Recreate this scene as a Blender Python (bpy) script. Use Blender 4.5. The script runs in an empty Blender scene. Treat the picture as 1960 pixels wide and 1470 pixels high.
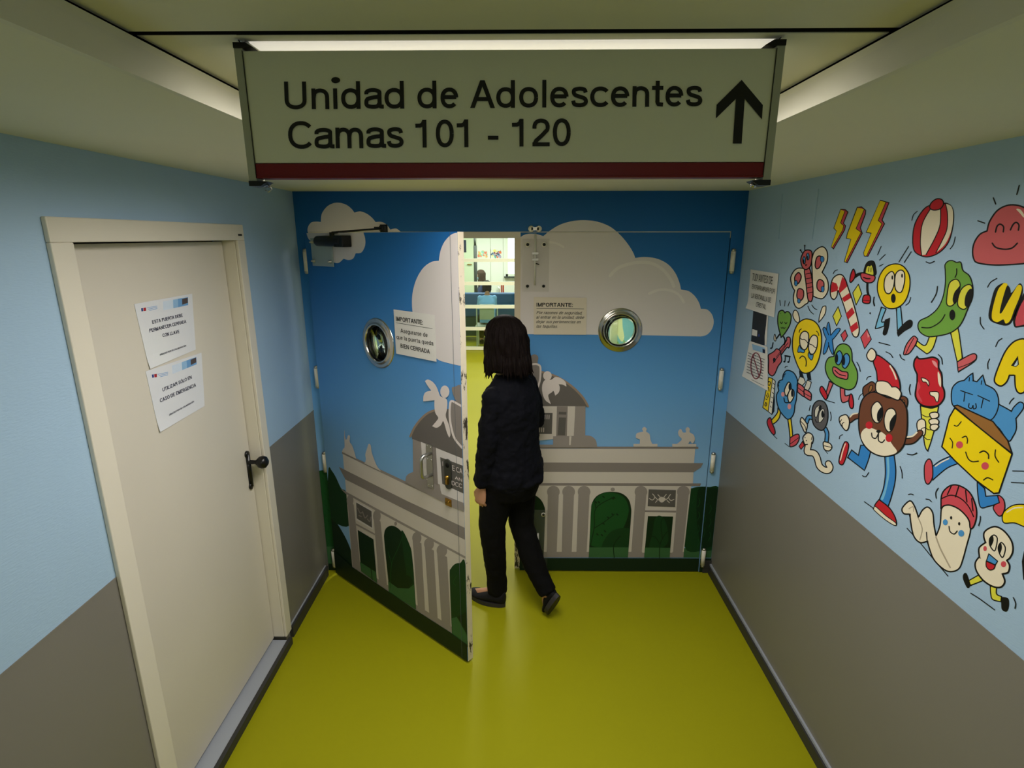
EXPO, LAMP_W = 0.1, 31
import bpy, bmesh, math, random
from mathutils import Vector, Matrix, noise
from mathutils.geometry import delaunay_2d_cdt
random.seed(7)
S = bpy.context.scene
COL = S.collection

# ------------------------------------------------------------------ camera
PITCH, YAW, ROLL = math.radians(14.91), math.radians(-0.6745), math.radians(-0.0546)
FPX = 1058.66
CAM = Vector((0.0, -3.0573, 2.0275))
FW = Vector((math.sin(YAW)*math.cos(PITCH), math.cos(YAW)*math.cos(PITCH), -math.sin(PITCH)))
_rt = Vector((math.cos(YAW), -math.sin(YAW), 0)); _up = _rt.cross(FW)
RT = _rt*math.cos(ROLL)+_up*math.sin(ROLL); UP = -_rt*math.sin(ROLL)+_up*math.cos(ROLL)
cd = bpy.data.cameras.new('camera'); cam = bpy.data.objects.new('camera', cd); COL.objects.link(cam)
cd.sensor_width = 36; cd.lens = FPX/1960*36; cd.clip_start = 0.02; cd.clip_end = 60
cam.matrix_world = Matrix(((RT.x, UP.x, -FW.x, CAM.x), (RT.y, UP.y, -FW.y, CAM.y), (RT.z, UP.z, -FW.z, CAM.z), (0, 0, 0, 1)))
S.camera = cam
S.view_settings.view_transform = 'Standard'; S.view_settings.look = 'None'
S.view_settings.gamma = 1; S.view_settings.use_curve_mapping = False
S.view_settings.exposure = EXPO
# ------------------------------------------------------------------ world
w = bpy.data.worlds.new('world'); S.world = w; w.use_nodes = True
w.node_tree.nodes['Background'].inputs[0].default_value = (0.75, 0.85, 1.0, 1)
w.node_tree.nodes['Background'].inputs[1].default_value = 0.05
# ------------------------------------------------------------------ lamps (the corridor luminaire, an added rear fill and those of the ward beyond)
def area(name, loc, sx, sy, power, col, rot=(0, 0, 0), spread=180):
    l = bpy.data.lights.new(name, 'AREA'); l.shape = 'RECTANGLE'; l.size = sx; l.size_y = sy
    l.energy = power; l.color = col; l.spread = math.radians(spread)
    o = bpy.data.objects.new(name, l); COL.objects.link(o); o.location = loc; o.rotation_euler = rot
    return o
area('luminaire_tubes', (-0.013, -1.49, 2.342), 0.80, 1.04, LAMP_W, (1.0, 0.95, 0.92), spread=172)
area('rear_fill_light', (-0.01, -5.45, 2.33), 0.56, 1.0, 29, (1.0, 0.95, 0.88))  # unseen fill behind the camera, added to brighten the sign face and ceiling
area('ward_ceiling_light', (-0.2, 2.2, 2.46), 0.6, 1.2, 48, (1.0, 0.96, 0.95))
area('ward_ceiling_light', (-0.2, 5.2, 2.46), 0.6, 1.2, 48, (1.0, 0.96, 0.95))
area('day_room_ceiling_light', (-0.6, 8.6, 2.46), 2.4, 1.2, 105, (1.0, 0.96, 0.98))

# ------------------------------------------------------------------ materials
def lin(c):
    return tuple(((v/255.0)/12.92 if v/255.0 <= 0.04045 else ((v/255.0+0.055)/1.055)**2.4) for v in c)
MATS = {}
def mat(name, rgb, rough=0.6, metal=0.0, spec=0.4, bump=0, bscale=200, var=0, vscale=3, emit=0, alpha=1, trans=0):
    if name in MATS: return MATS[name]
    m = bpy.data.materials.new(name); m.use_nodes = True; nt = m.node_tree; b = nt.nodes['Principled BSDF']
    c = lin(rgb)+(1,)
    b.inputs['Base Color'].default_value = c; b.inputs['Roughness'].default_value = rough
    b.inputs['Metallic'].default_value = metal; b.inputs['Specular IOR Level'].default_value = spec
    if trans: b.inputs['Transmission Weight'].default_value = trans
    if alpha < 1: b.inputs['Alpha'].default_value = alpha
    if emit: b.inputs['Emission Color'].default_value = c; b.inputs['Emission Strength'].default_value = emit
    tc = nt.nodes.new('ShaderNodeTexCoord')
    if var:
        n = nt.nodes.new('ShaderNodeTexNoise'); n.inputs['Scale'].default_value = vscale; n.inputs['Detail'].default_value = 5
        nt.links.new(tc.outputs['Object'], n.inputs['Vector'])
        mx = nt.nodes.new('ShaderNodeMix'); mx.data_type = 'RGBA'
        mx.inputs[6].default_value = tuple(v*(1-var) for v in c[:3])+(1,); mx.inputs[7].default_value = tuple(min(1, v*(1+var)) for v in c[:3])+(1,)
        nt.links.new(n.outputs['Fac'], mx.inputs[0]); nt.links.new(mx.outputs[2], b.inputs['Base Color'])
    if bump:
        n2 = nt.nodes.new('ShaderNodeTexNoise'); n2.inputs['Scale'].default_value = bscale; n2.inputs['Detail'].default_value = 3
        nt.links.new(tc.outputs['Object'], n2.inputs['Vector'])
        bp = nt.nodes.new('ShaderNodeBump'); bp.inputs['Strength'].default_value = bump; bp.inputs['Distance'].default_value = 0.002
        nt.links.new(n2.outputs['Fac'], bp.inputs['Height']); nt.links.new(bp.outputs[0], b.inputs['Normal'])
    MATS[name] = m; return m

# ------------------------------------------------------------------ object helpers
WLOC = {}
def tag(o, label=None, cat=None, group=None, kind=None):
    if label: o['label'] = label
    if cat: o['category'] = cat
    if group: o['group'] = group
    if kind: o['kind'] = kind
    return o
def empty(name, loc, label=None, cat=None, group=None, kind=None):
    o = bpy.data.objects.new(name, None); COL.objects.link(o); o.location = loc; o.empty_display_size = 0.1
    WLOC[o] = Vector(loc); return tag(o, label, cat, group, kind)
class MB:
    """collects faces with a material each, in world coordinates"""
    def __init__(s): s.v = []; s.f = []; s.m = []; s.mats = []; s.sm = []
    def mi(s, m):
        if m not in s.mats: s.mats.append(m)
        return s.mats.index(m)
    def add(s, vs, fs, m, smooth=False):
        b = len(s.v); s.v += [Vector(p) for p in vs]; i = s.mi(m)
        for f in fs: s.f.append([b+k for k in f]); s.m.append(i); s.sm.append(smooth)
        return s
    def box(s, a, b, m, faces=None):
        x0, y0, z0 = a; x1, y1, z1 = b
        vs = [(x0,y0,z0),(x1,y0,z0),(x1,y1,z0),(x0,y1,z0),(x0,y0,z1),(x1,y0,z1),(x1,y1,z1),(x0,y1,z1)]
        fs = [(0,3,2,1),(4,5,6,7),(0,1,5,4),(1,2,6,5),(2,3,7,6),(3,0,4,7)]
        return s.add(vs, fs, m)
    def obox(s, O, ax, ay, az, m):
        """box spanned by three vectors from corner O"""
        O, ax, ay, az = map(Vector, (O, ax, ay, az))
        vs = [O, O+ax, O+ax+ay, O+ay, O+az, O+ax+az, O+ax+ay+az, O+ay+az]
        fs = [(0,3,2,1),(4,5,6,7),(0,1,5,4),(1,2,6,5),(2,3,7,6),(3,0,4,7)]
        return s.add(vs, fs, m)
    def tube(s, pts, rad, m, seg=12, ell=1.0, smooth=True, ref=None):
        pts = [Vector(p) for p in pts]; n = len(pts)
        if not isinstance(rad, (list, tuple)): rad = [rad]*n
        vs = []; fs = []; prev = None
        for i, p in enumerate(pts):
            d = (pts[min(i+1, n-1)]-pts[max(i-1, 0)]).normalized()
            if prev is None:
                r = Vector(ref) if ref else (Vector((0,0,1)) if abs(d.z) < .9 else Vector((1,0,0)))
                a = d.cross(r).normalized()
            else: a = (prev-d*prev.dot(d)).normalized()
            prev = a; b = d.cross(a).normalized()
            ri = rad[i]; ra, rb = (ri, ri*ell) if not isinstance(ri, (list, tuple)) else ri
            for k in range(seg):
                t = 2*math.pi*k/seg; vs.append(p+a*math.cos(t)*ra+b*math.sin(t)*rb)
        for i in range(n-1):
            for k in range(seg):
                k2 = (k+1) % seg; fs.append((i*seg+k, i*seg+k2, (i+1)*seg+k2, (i+1)*seg+k))
        fs.append(tuple(range(seg))[::-1]); fs.append(tuple((n-1)*seg+k for k in range(seg)))
        return s.add(vs, fs, m, smooth)
    def ball(s, c, r, m, seg=16, rings=10, axes=None):
        c = Vector(c)
        if not isinstance(r, (list, tuple)): r = (r, r, r)
        A = axes or (Vector((1,0,0)), Vector((0,1,0)), Vector((0,0,1)))
        vs = []; fs = []
        for i in range(rings+1):
            ph = math.pi*i/rings
            for k in range(seg):
                t = 2*math.pi*k/seg
                vs.append(c+A[0]*r[0]*math.sin(ph)*math.cos(t)+A[1]*r[1]*math.sin(ph)*math.sin(t)+A[2]*r[2]*math.cos(ph))
        for i in range(rings):
            for k in range(seg):
                k2 = (k+1) % seg; fs.append((i*seg+k, (i+1)*seg+k, (i+1)*seg+k2, i*seg+k2))
        return s.add(vs, fs, m, True)
    def lathe(s, O, axis, prof, m, seg=40, ref=None):
        """prof: (radius, height along axis)"""
        O = Vector(O); axis = Vector(axis).normalized(); r = Vector((0,0,1)) if abs(axis.z) < .9 else Vector((1,0,0))
        a = axis.cross(r).normalized(); b = axis.cross(a); vs = []; fs = []
        for (R, h) in prof:
            for k in range(seg):
                t = 2*math.pi*k/seg; vs.append(O+axis*h+a*math.cos(t)*R+b*math.sin(t)*R)
        for i in range(len(prof)-1):
            for k in range(seg):
                k2 = (k+1) % seg; fs.append((i*seg+k, i*seg+k2, (i+1)*seg+k2, (i+1)*seg+k))
        return s.add(vs, fs, m, True)
    def build(s, name, parent=None, label=None, cat=None, group=None, kind=None, origin=None, merge=0, recalc=True, bevel=0):
        if parent is not None: O = WLOC[parent]
        elif origin: O = Vector(origin)
        else:
            xs = [v.x for v in s.v]; ys = [v.y for v in s.v]; zs = [v.z for v in s.v]
            O = Vector(((min(xs)+max(xs))/2, (min(ys)+max(ys))/2, min(zs)))
        me = bpy.data.meshes.new(name); me.from_pydata([v-O for v in s.v], [], s.f)
        for m in s.mats: me.materials.append(m)
        me.polygons.foreach_set('material_index', s.m); me.polygons.foreach_set('use_smooth', s.sm)
        if recalc or merge:
            bm = bmesh.new(); bm.from_mesh(me)
            if merge: bmesh.ops.remove_doubles(bm, verts=bm.verts, dist=merge)
            if recalc: bmesh.ops.recalc_face_normals(bm, faces=bm.faces)
            bm.to_mesh(me); bm.free()
        me.update()
        o = bpy.data.objects.new(name, me); COL.objects.link(o)
        if parent is not None: o.parent = parent; WLOC[o] = O
        else: o.location = O; WLOC[o] = O
        if bevel:
            bv = o.modifiers.new('bevel', 'BEVEL'); bv.width = bevel; bv.segments = 2; bv.limit_method = 'ANGLE'
        return tag(o, label, cat, group, kind)

# ------------------------------------------------------------------ planes that carry drawings
class Plane:
    def __init__(s, O, U, V, N): s.O, s.U, s.V, s.N = Vector(O), Vector(U).normalized(), Vector(V).normalized(), Vector(N).normalized()
    def uv(s, px, py):
        d = FW+RT*((px-980)/FPX)-UP*((py-735)/FPX); t = (s.O-CAM).dot(s.N)/d.dot(s.N); p = CAM+d*t-s.O
        return Vector((p.dot(s.U), p.dot(s.V)))
    def p(s, uv, off=0.0): return s.O+s.U*uv[0]+s.V*uv[1]+s.N*off
    def at(s, px, py, off=0.0): return s.p(s.uv(px, py), off)
def at(px, py, ax, val):
    """the point of the scene seen at a pixel, on the plane where coordinate ax equals val"""
    d = FW+RT*((px-980)/FPX)-UP*((py-735)/FPX); t = (val-CAM[ax])/d[ax]; return CAM+d*t
XL, XR, CEIL, DADO, DTOP = -1.191, 1.2006, 2.259, 1.051, 2.05
P_BACK = Plane((0,0,0), (1,0,0), (0,0,1), (0,-1,0))
P_RIGHT = Plane((XR,0,0), (0,-1,0), (0,0,1), (-1,0,0))
LEAF0, LEAF1 = Vector((-1.128,-0.050,0)), Vector((-0.243,-0.785,0))
LU = (LEAF1-LEAF0).normalized(); LN = Vector((LU.y, -LU.x, 0)); LLEN = (LEAF1-LEAF0).length
P_LEAF = Plane(LEAF0, LU, (0,0,1), LN)
P_DOOR = Plane((-1.243,0,0), (0,1,0), (0,0,1), (1,0,0))

def crom(pts, closed, n=5):
    """Catmull-Rom through points; a point (x, y, 1) stays a sharp corner"""
    N = len(pts)
    if N < 3: return [Vector(p[:2]) for p in pts]
    out = []
    for i in range(N if closed else N-1):
        p1, p2 = pts[i], pts[(i+1) % N]
        p0 = pts[(i-1) % N] if (closed or i > 0) else p1
        p3 = pts[(i+2) % N] if (closed or i+2 < N) else p2
        if len(p1) > 2: p0 = p1
        if len(p2) > 2: p3 = p2
        a, b, c, d = (Vector(q[:2]) for q in (p0, p1, p2, p3))
        for k in range(n):
            t = k/n; out.append(0.5*((2*b)+(c-a)*t+(2*a-5*b+4*c-d)*t*t+(3*b-a-3*c+d)*t*t*t))
    if not closed: out.append(Vector(pts[-1][:2]))
    return out
def tris2d(polys, clip=None, holes=()):
    """area inside any of polys, inside clip, outside holes -> verts, triangles"""
    vs = []; fs = []; kind = []
    def put(pl, k):
        b = len(vs)
        if sum(pl[i-1][0]*pl[i][1]-pl[i][0]*pl[i-1][1] for i in range(len(pl))) < 0: pl = list(pl)[::-1]
        for q in pl: vs.append(Vector((q[0], q[1])))
        fs.append(list(range(b, b+len(pl)))); kind.append(k)
    for pl in polys: put(pl, 0)
    if clip: put(clip, 1)
    for h in holes: put(h, 2)
    r = delaunay_2d_cdt(vs, [], fs, 0, 1e-6)
    of = []
    for f, src in zip(r[2], r[5]):
        ks = {kind[i] for i in src}
        if 0 in ks and (not clip or 1 in ks) and 2 not in ks: of.append(list(f))
    return r[0], of
def hull(P):
    """convex hull, so that folded quads stay simple"""
    P = sorted(P, key=lambda q: (q.x, q.y)); H = []
    def half(seq):
        h = []
        for q in seq:
            while len(h) > 1 and (h[-1]-h[-2]).cross(q-h[-1]) <= 1e-12: h.pop()
            h.append(q)
        return h[:-1]
    H = half(P)+half(P[::-1])
    return H if len(H) > 2 and abs(sum(H[i-1].x*H[i].y-H[i].x*H[i-1].y for i in range(len(H)))) > 1e-9 else []
def ribbon(pts, wd, caps=True):
    """outline of a stroke as quads and round ends"""
    n = len(pts); out = []
    if n < 2: return out
    L = []; R = []
    for i, p in enumerate(pts):
        d = (pts[min(i+1, n-1)]-pts[max(i-1, 0)])
        if d.length < 1e-9: d = Vector((1, 0))
        d.normalize(); nn = Vector((-d.y, d.x))
        k = 1.0
        if 0 < i < n-1:
            e = (pts[i+1]-p)
            if e.length > 1e-9: k = min(1.6, 1/max(.35, abs(nn.dot(Vector((-e.y, e.x)).normalized()))))
        L.append(p+nn*wd/2*k); R.append(p-nn*wd/2*k)
    for i in range(n-1):
        h = hull([L[i], R[i], R[i+1], L[i+1]])
        if len(h) > 2: out.append(h)
    if caps:
        for c in (pts[0], pts[-1]): out.append([c+Vector((math.cos(a), math.sin(a)))*wd/2 for a in [2*math.pi*k/10 for k in range(10)]])
    return out
class Art:
    """flat paint on a plane, each stroke laid a hair above the last"""
    def __init__(s, plane, ox=0, oy=0, sc=1.0, base=0.0006, step=0.00006, clip=None, holes=(), lw=None):
        s.pl, s.ox, s.oy, s.sc, s.z, s.step, s.clip, s.holes = plane, ox, oy, sc, base, step, clip, holes
        s.mb = MB(); s.lw = lw if lw else 2.0; s.black = None
    def crop(s, ox, oy, sc): s.ox, s.oy, s.sc = ox, oy, sc; return s
    def px(s, p): return (s.ox+p[0]/s.sc, s.oy+p[1]/s.sc)
    def emit(s, polys, m):
        """polys in picture coordinates"""
        s.z += s.step
        vs, fs = tris2d([[s.pl.uv(*c) for c in pl] for pl in polys], s.clip, s.holes)
        if fs: s.mb.add([s.pl.p(v, s.z) for v in vs], fs, m)
    def poly(s, pts, m, smooth=True, line=None, lm=None):
        P = [s.px(p)+tuple(p[2:]) for p in pts]
        q = crom(P, True) if smooth else [Vector(p[:2]) for p in P]
        if m: s.emit([q], m)
        if line:
            s.emit(ribbon(q+[q[0], q[1]] if smooth else dens(q+[q[0]]), line, True), lm or s.black)
    def stroke(s, pts, wd, m=None, smooth=True):
        P = [s.px(p)+tuple(p[2:]) for p in pts]
        q = crom(P, False) if smooth and len(P) > 2 else dens([Vector(p[:2]) for p in P])
        s.emit(ribbon(q, wd), m or s.black)
    def ell(s, x, y, rx, ry, m, line=None, rot=0):
        c, n = math.cos(rot), math.sin(rot)
        pts = [(x+rx*math.cos(t)*c-ry*math.sin(t)*n, y+rx*math.cos(t)*n+ry*math.sin(t)*c) for t in [2*math.pi*k/20 for k in range(20)]]
        s.poly(pts, m, False, line)
    def build(s, name, parent, label=None):
        o = s.mb.build(name, parent, recalc=False); 
        if label: o['label'] = label
        # faces must look along the plane normal
        me = o.data
        bm = bmesh.new(); bm.from_mesh(me)
        for f in bm.faces:
            f.normal_update()
            if f.normal.dot(s.pl.N) < 0: f.normal_flip()
        bm.to_mesh(me); bm.free(); return o
def dens(q):
    """polyline with repeated corners so that ribbons stay square"""
    out = []
    for i, p in enumerate(q):
        if 0 < i < len(q)-1:
            a = (q[i-1]-p); b = (q[i+1]-p)
            if a.length > 1e-6 and b.length > 1e-6:
                out += [p+a.normalized()*min(.3, a.length*.3), p, p+b.normalized()*min(.3, b.length*.3)]; continue
        out.append(p)
    return out

FONT_CACHE = {}
# ------------------------------------------------------------------ a plain grotesque alphabet drawn with strokes
def sq_arc(cx, cy, rx, ry, a0, a1, n=None, e=.90):
    n = n or max(6, int(abs(a1-a0)/12)); out = []
    for k in range(n+1):
        t = math.radians(a0+(a1-a0)*k/n); c, s = math.cos(t), math.sin(t)
        out.append((cx+rx*math.copysign(abs(c)**e, c), cy+ry*math.copysign(abs(s)**e, s)))
    return out
GW = dict(zip('UnidaeAolsctCm012-IMPORTNEBDLVGSYurgqpzbj.,:@', (.70,.50,.16,.53,.54,.53,.78,.54,.16,.48,.50,.30,.72,.82,.54,.36,.54,.34,.17,.80,.66,.76,.70,.66,.70,.62,.67,.71,.56,.72,.75,.66,.74,.50,.30,.53,.53,.53,.46,.53,.22,.17,.17,.17,.95)))
GW['Ó'] = .76; GW['Z'] = .62; GW['!'] = .17
def G(ch, W, p):
    """centre lines of one letter; W outer width, p pen, capital height 1"""
    a = p/2; L, R, C = a, W-a, W/2; x = .745; xt = x-a; r = (R-L)/2; A_ = sq_arc
    bowl = lambda: A_(C, x/2, r, x/2-a, 0, 360, 30)
    if ch == 'U': return [[(L,1),(L,.34)]+A_(C,.34,r,.34-a,180,360)+[(R,.34),(R,1)]]
    if ch == 'n': return [[(L,0),(L,x)], [(L,.40)]+A_(C,xt-r*1.0,r,r*1.0,150,0)+[(R,0)]]
    if ch == 'm':
        q = r/2; return [[(L,0),(L,x)], [(L,.42)]+A_(L+q,xt-q*1.2,q,q*1.2,150,0)+[(C,0)], [(C,.42)]+A_(C+q,xt-q*1.2,q,q*1.2,150,0)+[(R,0)]]
    if ch == 'r': return [[(L,0),(L,x)], [(L,.40),(L+r*.35,xt-.07),(W*.62,xt),(W,xt)]]
    if ch == 'u': return [[(L,x),(L,r*1.0+a)]+A_(C,r*1.0+a,r,r*1.0,180,330)+[(R,.34)], [(R,0),(R,x)]]
    if ch in 'i\u0131': return [[(C,0),(C,x)]]+([[(C,1-p*1.05),(C,1)]] if ch == 'i' else [])
    if ch == 'l': return [[(C,0),(C,1)]]
    if ch == 'j': return [[(R,x),(R,-.12),(R-.07,-.2),(0,-.2)], [(R,1-p*1.05),(R,1)]]
    if ch == 'I': return [[(C,0),(C,1)]]
    if ch == 'd': return [bowl(), [(R,0),(R,1)]]
    if ch == 'b': return [bowl(), [(L,0),(L,1)]]
    if ch == 'p': return [bowl(), [(L,-.27),(L,x)]]
    if ch == 'q': return [bowl(), [(R,-.27),(R,x)]]
    if ch == 'g': return [bowl(), [(R,x),(R,-.05)]+A_(C,-.05,r,.17,0,-150)]
    if ch == 'o': return [bowl()]
    if ch == 'e': return [[(L+.01,.40),(R,.40)], A_(C,x/2,r,x/2-a,2,318,26)]
    if ch == 'c': q = (R+a*.3-L)/1.80; return [A_(L+q,x/2,q,x/2-a,38,322,24)]
    if ch == 'a': return [[(L+.01,.52)]+A_(C-.02,.55,r*.92,xt-.55,165,20,10)+[(R-.055,.5),(R-.055,.19),(R-.03,.09),(W+.02,a+.005)], [(R-.055,.47),(R-.12,.43),(C,.41),(L+.05,.35),(L,.22),(L+.04,.11),(C-.04,a),(R-.13,.10),(R-.055,.22)]]
    if ch == 's': return [[(R-.01,.53),(R-.06,.64),(C,xt),(L+.05,.63),(L+.02,.53),(L+.08,.44),(C,.385),(R-.05,.32),(R,.21),(R-.06,.11),(C,a),(L+.05,.11),(L,.24)]]
    if ch == 't': return [[(C,.94),(C,.17),(C+.03,.09),(W,a)], [(0,x-a*.9),(W,x-a*.9)]]
    if ch == 'z': return [[(0,xt),(R,xt),(L,a),(W,a)]]
    if ch == 'Z': return [[(0,1-a),(R,1-a),(L,a),(W,a)]]
    if ch == '!': return [[(C,0),(C,p*1.05)], [(C,.3),(C,1)]]
    if ch == 'A': return [[(W*.22,.32),(W*.78,.32)]]
    if ch == 'V': return []
    if ch == 'Y': return [[(L-.01,1),(C,.42),(R+.01,1)], [(C,.42),(C,0)]]
    if ch == 'T': return [[(0,1-a),(W,1-a)], [(C,1),(C,0)]]
    if ch == 'E': return [[(W,a),(L,a),(L,1-a),(W,1-a)], [(L,.52),(W*.94,.52)]]
    if ch == 'L': return [[(L,1),(L,a),(W,a)]]
    if ch == 'M': return [[(L,0),(L,1)], [(R,1),(R,0)]]
    if ch == 'N': return [[(L,0),(L,1)], [(R,0),(R,1)]]
    if ch in 'OÓ': return [A_(C,.5,r,.5-a,0,360,30)]+([[(C-.02,1.08),(C+.12,1.24)]] if ch == 'Ó' else [])
    if ch == '@': return [A_(C,.45,r,.5-a,0,360,30), A_(C,.45,r*.45,.22,0,360,18), [(C+r*.45,.65),(C+r*.45,.28)]]
    if ch == 'C': q = (R+a*.3-L)/1.78; return [A_(L+q,.5,q,.5-a,40,320,26)]
    if ch == 'G': return [A_(C,.5,r,.5-a,40,330,26)+[(R,.44)], [(C+.02,.46),(W,.46)], [(R+.0,.5),(R,0)]]
    if ch == 'D': return [[(L,a),(L,1-a),(C-.05,1-a)]+A_(C-.05,.5,R-C+.05,.5-a,90,-90)+[(L,a)]]
    if ch in 'PRB':
        o = [[(L,0),(L,1)], [(L,1-a),(C,1-a)]+A_(C,.745,R-C-(.03 if ch == 'B' else 0),.255-a,90,-90)+[(L,.49+a)]]
        if ch == 'R': o.append([(C,.49),(R-.03,.38),(R-.01,.12),(W,0)])
        if ch == 'B': o.append([(L,a),(C,a)]+A_(C,.27,R-C,.27-a,-90,90)+[(L,.54-a)])
        return o
    if ch == 'S': return [[(R-.01,.70),(R-.06,.86),(C,1-a),(L+.06,.87),(L+.02,.73),(L+.08,.61),(C,.53),(R-.06,.44),(R,.28),(R-.06,.13),(C,a),(L+.05,.13),(L,.31)]]
    if ch == '0': return [A_(C,.5,r,.5-a,0,360,30)]
    if ch == '1': return [[(R,0),(R,1)], [(R,.97),(R-.07,.83),(R-.16,.79),(0,.785)]]
    if ch == '2': return [[(L,.64)]+A_(C,.69,r,.31-a,175,-20,14)+[(C+.06,.42),(L+.06,.2),(L+.0,a)], [(0,a),(W,a)]]
    if ch == '-': return [[(0,.33),(W,.33)]]
    if ch == '.': return [[(C,0),(C,p*1.05)]]
    if ch == ':': return [[(C,0),(C,p*1.05)], [(C,x-p*1.05),(C,x)]]
    if ch == ',': return [[(C,p*1.05),(C,0),(C-.04,-.14)]]
    return []
def glyph_polys(ch, W, p):
    out = []; a = p/2; w = p*1.12
    for x0, y0, x1, y1 in {'A': ((a,0,W/2,1),(W-a,0,W/2,1)), 'V': ((a,1,W/2,0),(W-a,1,W/2,0)), 'M': ((a*1.1,1,W/2,0),(W-a*1.1,1,W/2,0)), 'N': ((a*1.1,1,W-a*1.1,0),)}.get(ch, ()):
        out.append([Vector((x0-w/2, y0)), Vector((x0+w/2, y0)), Vector((x1+w/2, y1)), Vector((x1-w/2, y1))])
    for st in G(ch, W, p):
        pts = [Vector(q) for q in (crom(st, False, 4) if ch in 'sSar' and len(st) > 5 else st)]; out += ribbon(dens(pts) if len(pts) < 6 else pts, p, caps=False)
    return out
def text_tris(txt, shear=0, p=.12):
    k = (txt, shear, p)
    if k in FONT_CACHE: return FONT_CACHE[k]
    x = 0; vs = []; fs = []; sb = .10 if p < .14 else .085
    for ch in txt:
        if ch == ' ': x += .34; continue
        W = GW[ch]+(p-.12)*.3; v, f = tris2d(glyph_polys(ch, W, p)); b = len(vs)
        vs += [Vector((x+q[0]+shear*q[1], q[1])) for q in v]; fs += [tuple(b+i for i in t) for t in f]
        x += W+sb*(1.15 if ch in 'IlidnumrMNEHB' else .8)
    FONT_CACHE[k] = (vs, fs); return vs, fs
def put_text(parent, pl, txt, a, b, top, m, off, shear=0, p=.12, crop=None, name='text_line'):
    """one line of writing. a, b: baseline start and end; top: a point at capital height above a"""
    if crop: a, b, top = [(crop[0]+q[0]/crop[2], crop[1]+q[1]/crop[2]) for q in (a, b, top)]
    A, B, T = pl.uv(*a), pl.uv(*b), pl.uv(*top)
    vs, fs = text_tris(txt, shear, p)
    x0 = min(v.x for v in vs); x1 = max(v.x for v in vs); U = (B-A)/(x1-x0); Vv = (T-A)
    mb = MB(); mb.add([pl.p(A+U*(v.x-x0)+Vv*v.y, off) for v in vs], fs, m)
    return mb.build(name, parent, recalc=False)
# ------------------------------------------------------------------ materials of the setting
def wallpaper(name, rgb, bump=0.25):
    """painted woven wallpaper: fine diagonal weave"""
    m = mat(name, rgb, 0.55, spec=0.3, var=0.05, vscale=2.5)
    nt = m.node_tree; b = nt.nodes['Principled BSDF']; tc = nt.nodes.new('ShaderNodeTexCoord')
    mp = nt.nodes.new('ShaderNodeMapping'); mp.inputs['Rotation'].default_value = (math.radians(35), 0, 0); mp.inputs['Scale'].default_value = (1, 60, 260)
    n = nt.nodes.new('ShaderNodeTexNoise'); n.inputs['Scale'].default_value = 1.0; n.inputs['Detail'].default_value = 3
    bp = nt.nodes.new('ShaderNodeBump'); bp.inputs['Strength'].default_value = bump; bp.inputs['Distance'].default_value = 0.002
    nt.links.new(tc.outputs['Object'], mp.inputs[0]); nt.links.new(mp.outputs[0], n.inputs['Vector'])
    nt.links.new(n.outputs['Fac'], bp.inputs['Height']); nt.links.new(bp.outputs[0], b.inputs['Normal'])
    return m
M_BLUE = wallpaper('pale_blue_wallpaper', (164, 193, 218))
M_DADO = mat('grey_dado_panel', (124, 121, 114), 0.38, spec=0.4, bump=0.05, bscale=300, var=0.03)
M_CEIL = mat('cream_ceiling_paint', (230, 228, 208), 0.8, var=0.03, bump=0.05)
M_CEIL2 = mat('white_cove_paint', (226, 224, 208), 0.7)
M_VOID = mat('dark_gap_shade', (14, 13, 10), 0.9)  # near-black, paints the shade in ceiling gaps and behind the side door
M_FLOOR = mat('yellow_green_vinyl_floor', (152, 151, 17), 0.5, spec=0.12, bump=0.06, bscale=260, var=0.05, vscale=1.2)
M_BASE = mat('dark_baseboard', (52, 52, 50), 0.5)
M_SEAL = mat('grey_sealing_strip', (158, 164, 172), 0.5)
M_CREAM = mat('cream_door_paint', (214, 208, 194), 0.42, spec=0.4, var=0.03, vscale=4, bump=0.04, bscale=120)
M_FRAME = mat('cream_frame_paint', (222, 216, 200), 0.38, spec=0.4)
M_BLACK = mat('black_plastic', (16, 16, 17), 0.35)
M_CHROME = mat('polished_steel', (200, 198, 192), 0.16, metal=1)
M_STEEL = mat('brushed_steel', (190, 190, 184), 0.34, metal=1)
M_BRASS = mat('old_brass', (176, 138, 62), 0.38, metal=1)
M_WHITEP = mat('white_hinge_paint', (236, 232, 218), 0.35)
M_PAPER = mat('white_paper', (232, 230, 226), 0.6)
M_INK = mat('black_ink', (22, 22, 24), 0.6)
M_NAVYINK = mat('navy_ink', (24, 30, 60), 0.6)
def glass(name, rgb=(235, 245, 240)):
    m = bpy.data.materials.new(name); m.use_nodes = True; nt = m.node_tree; nt.nodes.clear()
    o = nt.nodes.new('ShaderNodeOutputMaterial'); t = nt.nodes.new('ShaderNodeBsdfTransparent'); g = nt.nodes.new('ShaderNodeBsdfGlossy')
    x = nt.nodes.new('ShaderNodeMixShader'); f = nt.nodes.new('ShaderNodeFresnel'); f.inputs[0].default_value = 1.45
    t.inputs[0].default_value = lin(rgb)+(1,); g.inputs['Roughness'].default_value = 0.03
    nt.links.new(f.outputs[0], x.inputs[0]); nt.links.new(t.outputs[0], x.inputs[1]); nt.links.new(g.outputs[0], x.inputs[2]); nt.links.new(x.outputs[0], o.inputs[0])
    return m
M_GLASS = glass('clear_glass')
def acrylic(name, rgb, a):
    m = mat(name, rgb, 0.25, alpha=a); return m
M_ACRY = acrylic('clear_acrylic_plate', (205, 222, 222), 0.55)
M_ACRY2 = acrylic('clear_acrylic_cover', (190, 190, 180), 0.07)
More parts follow.
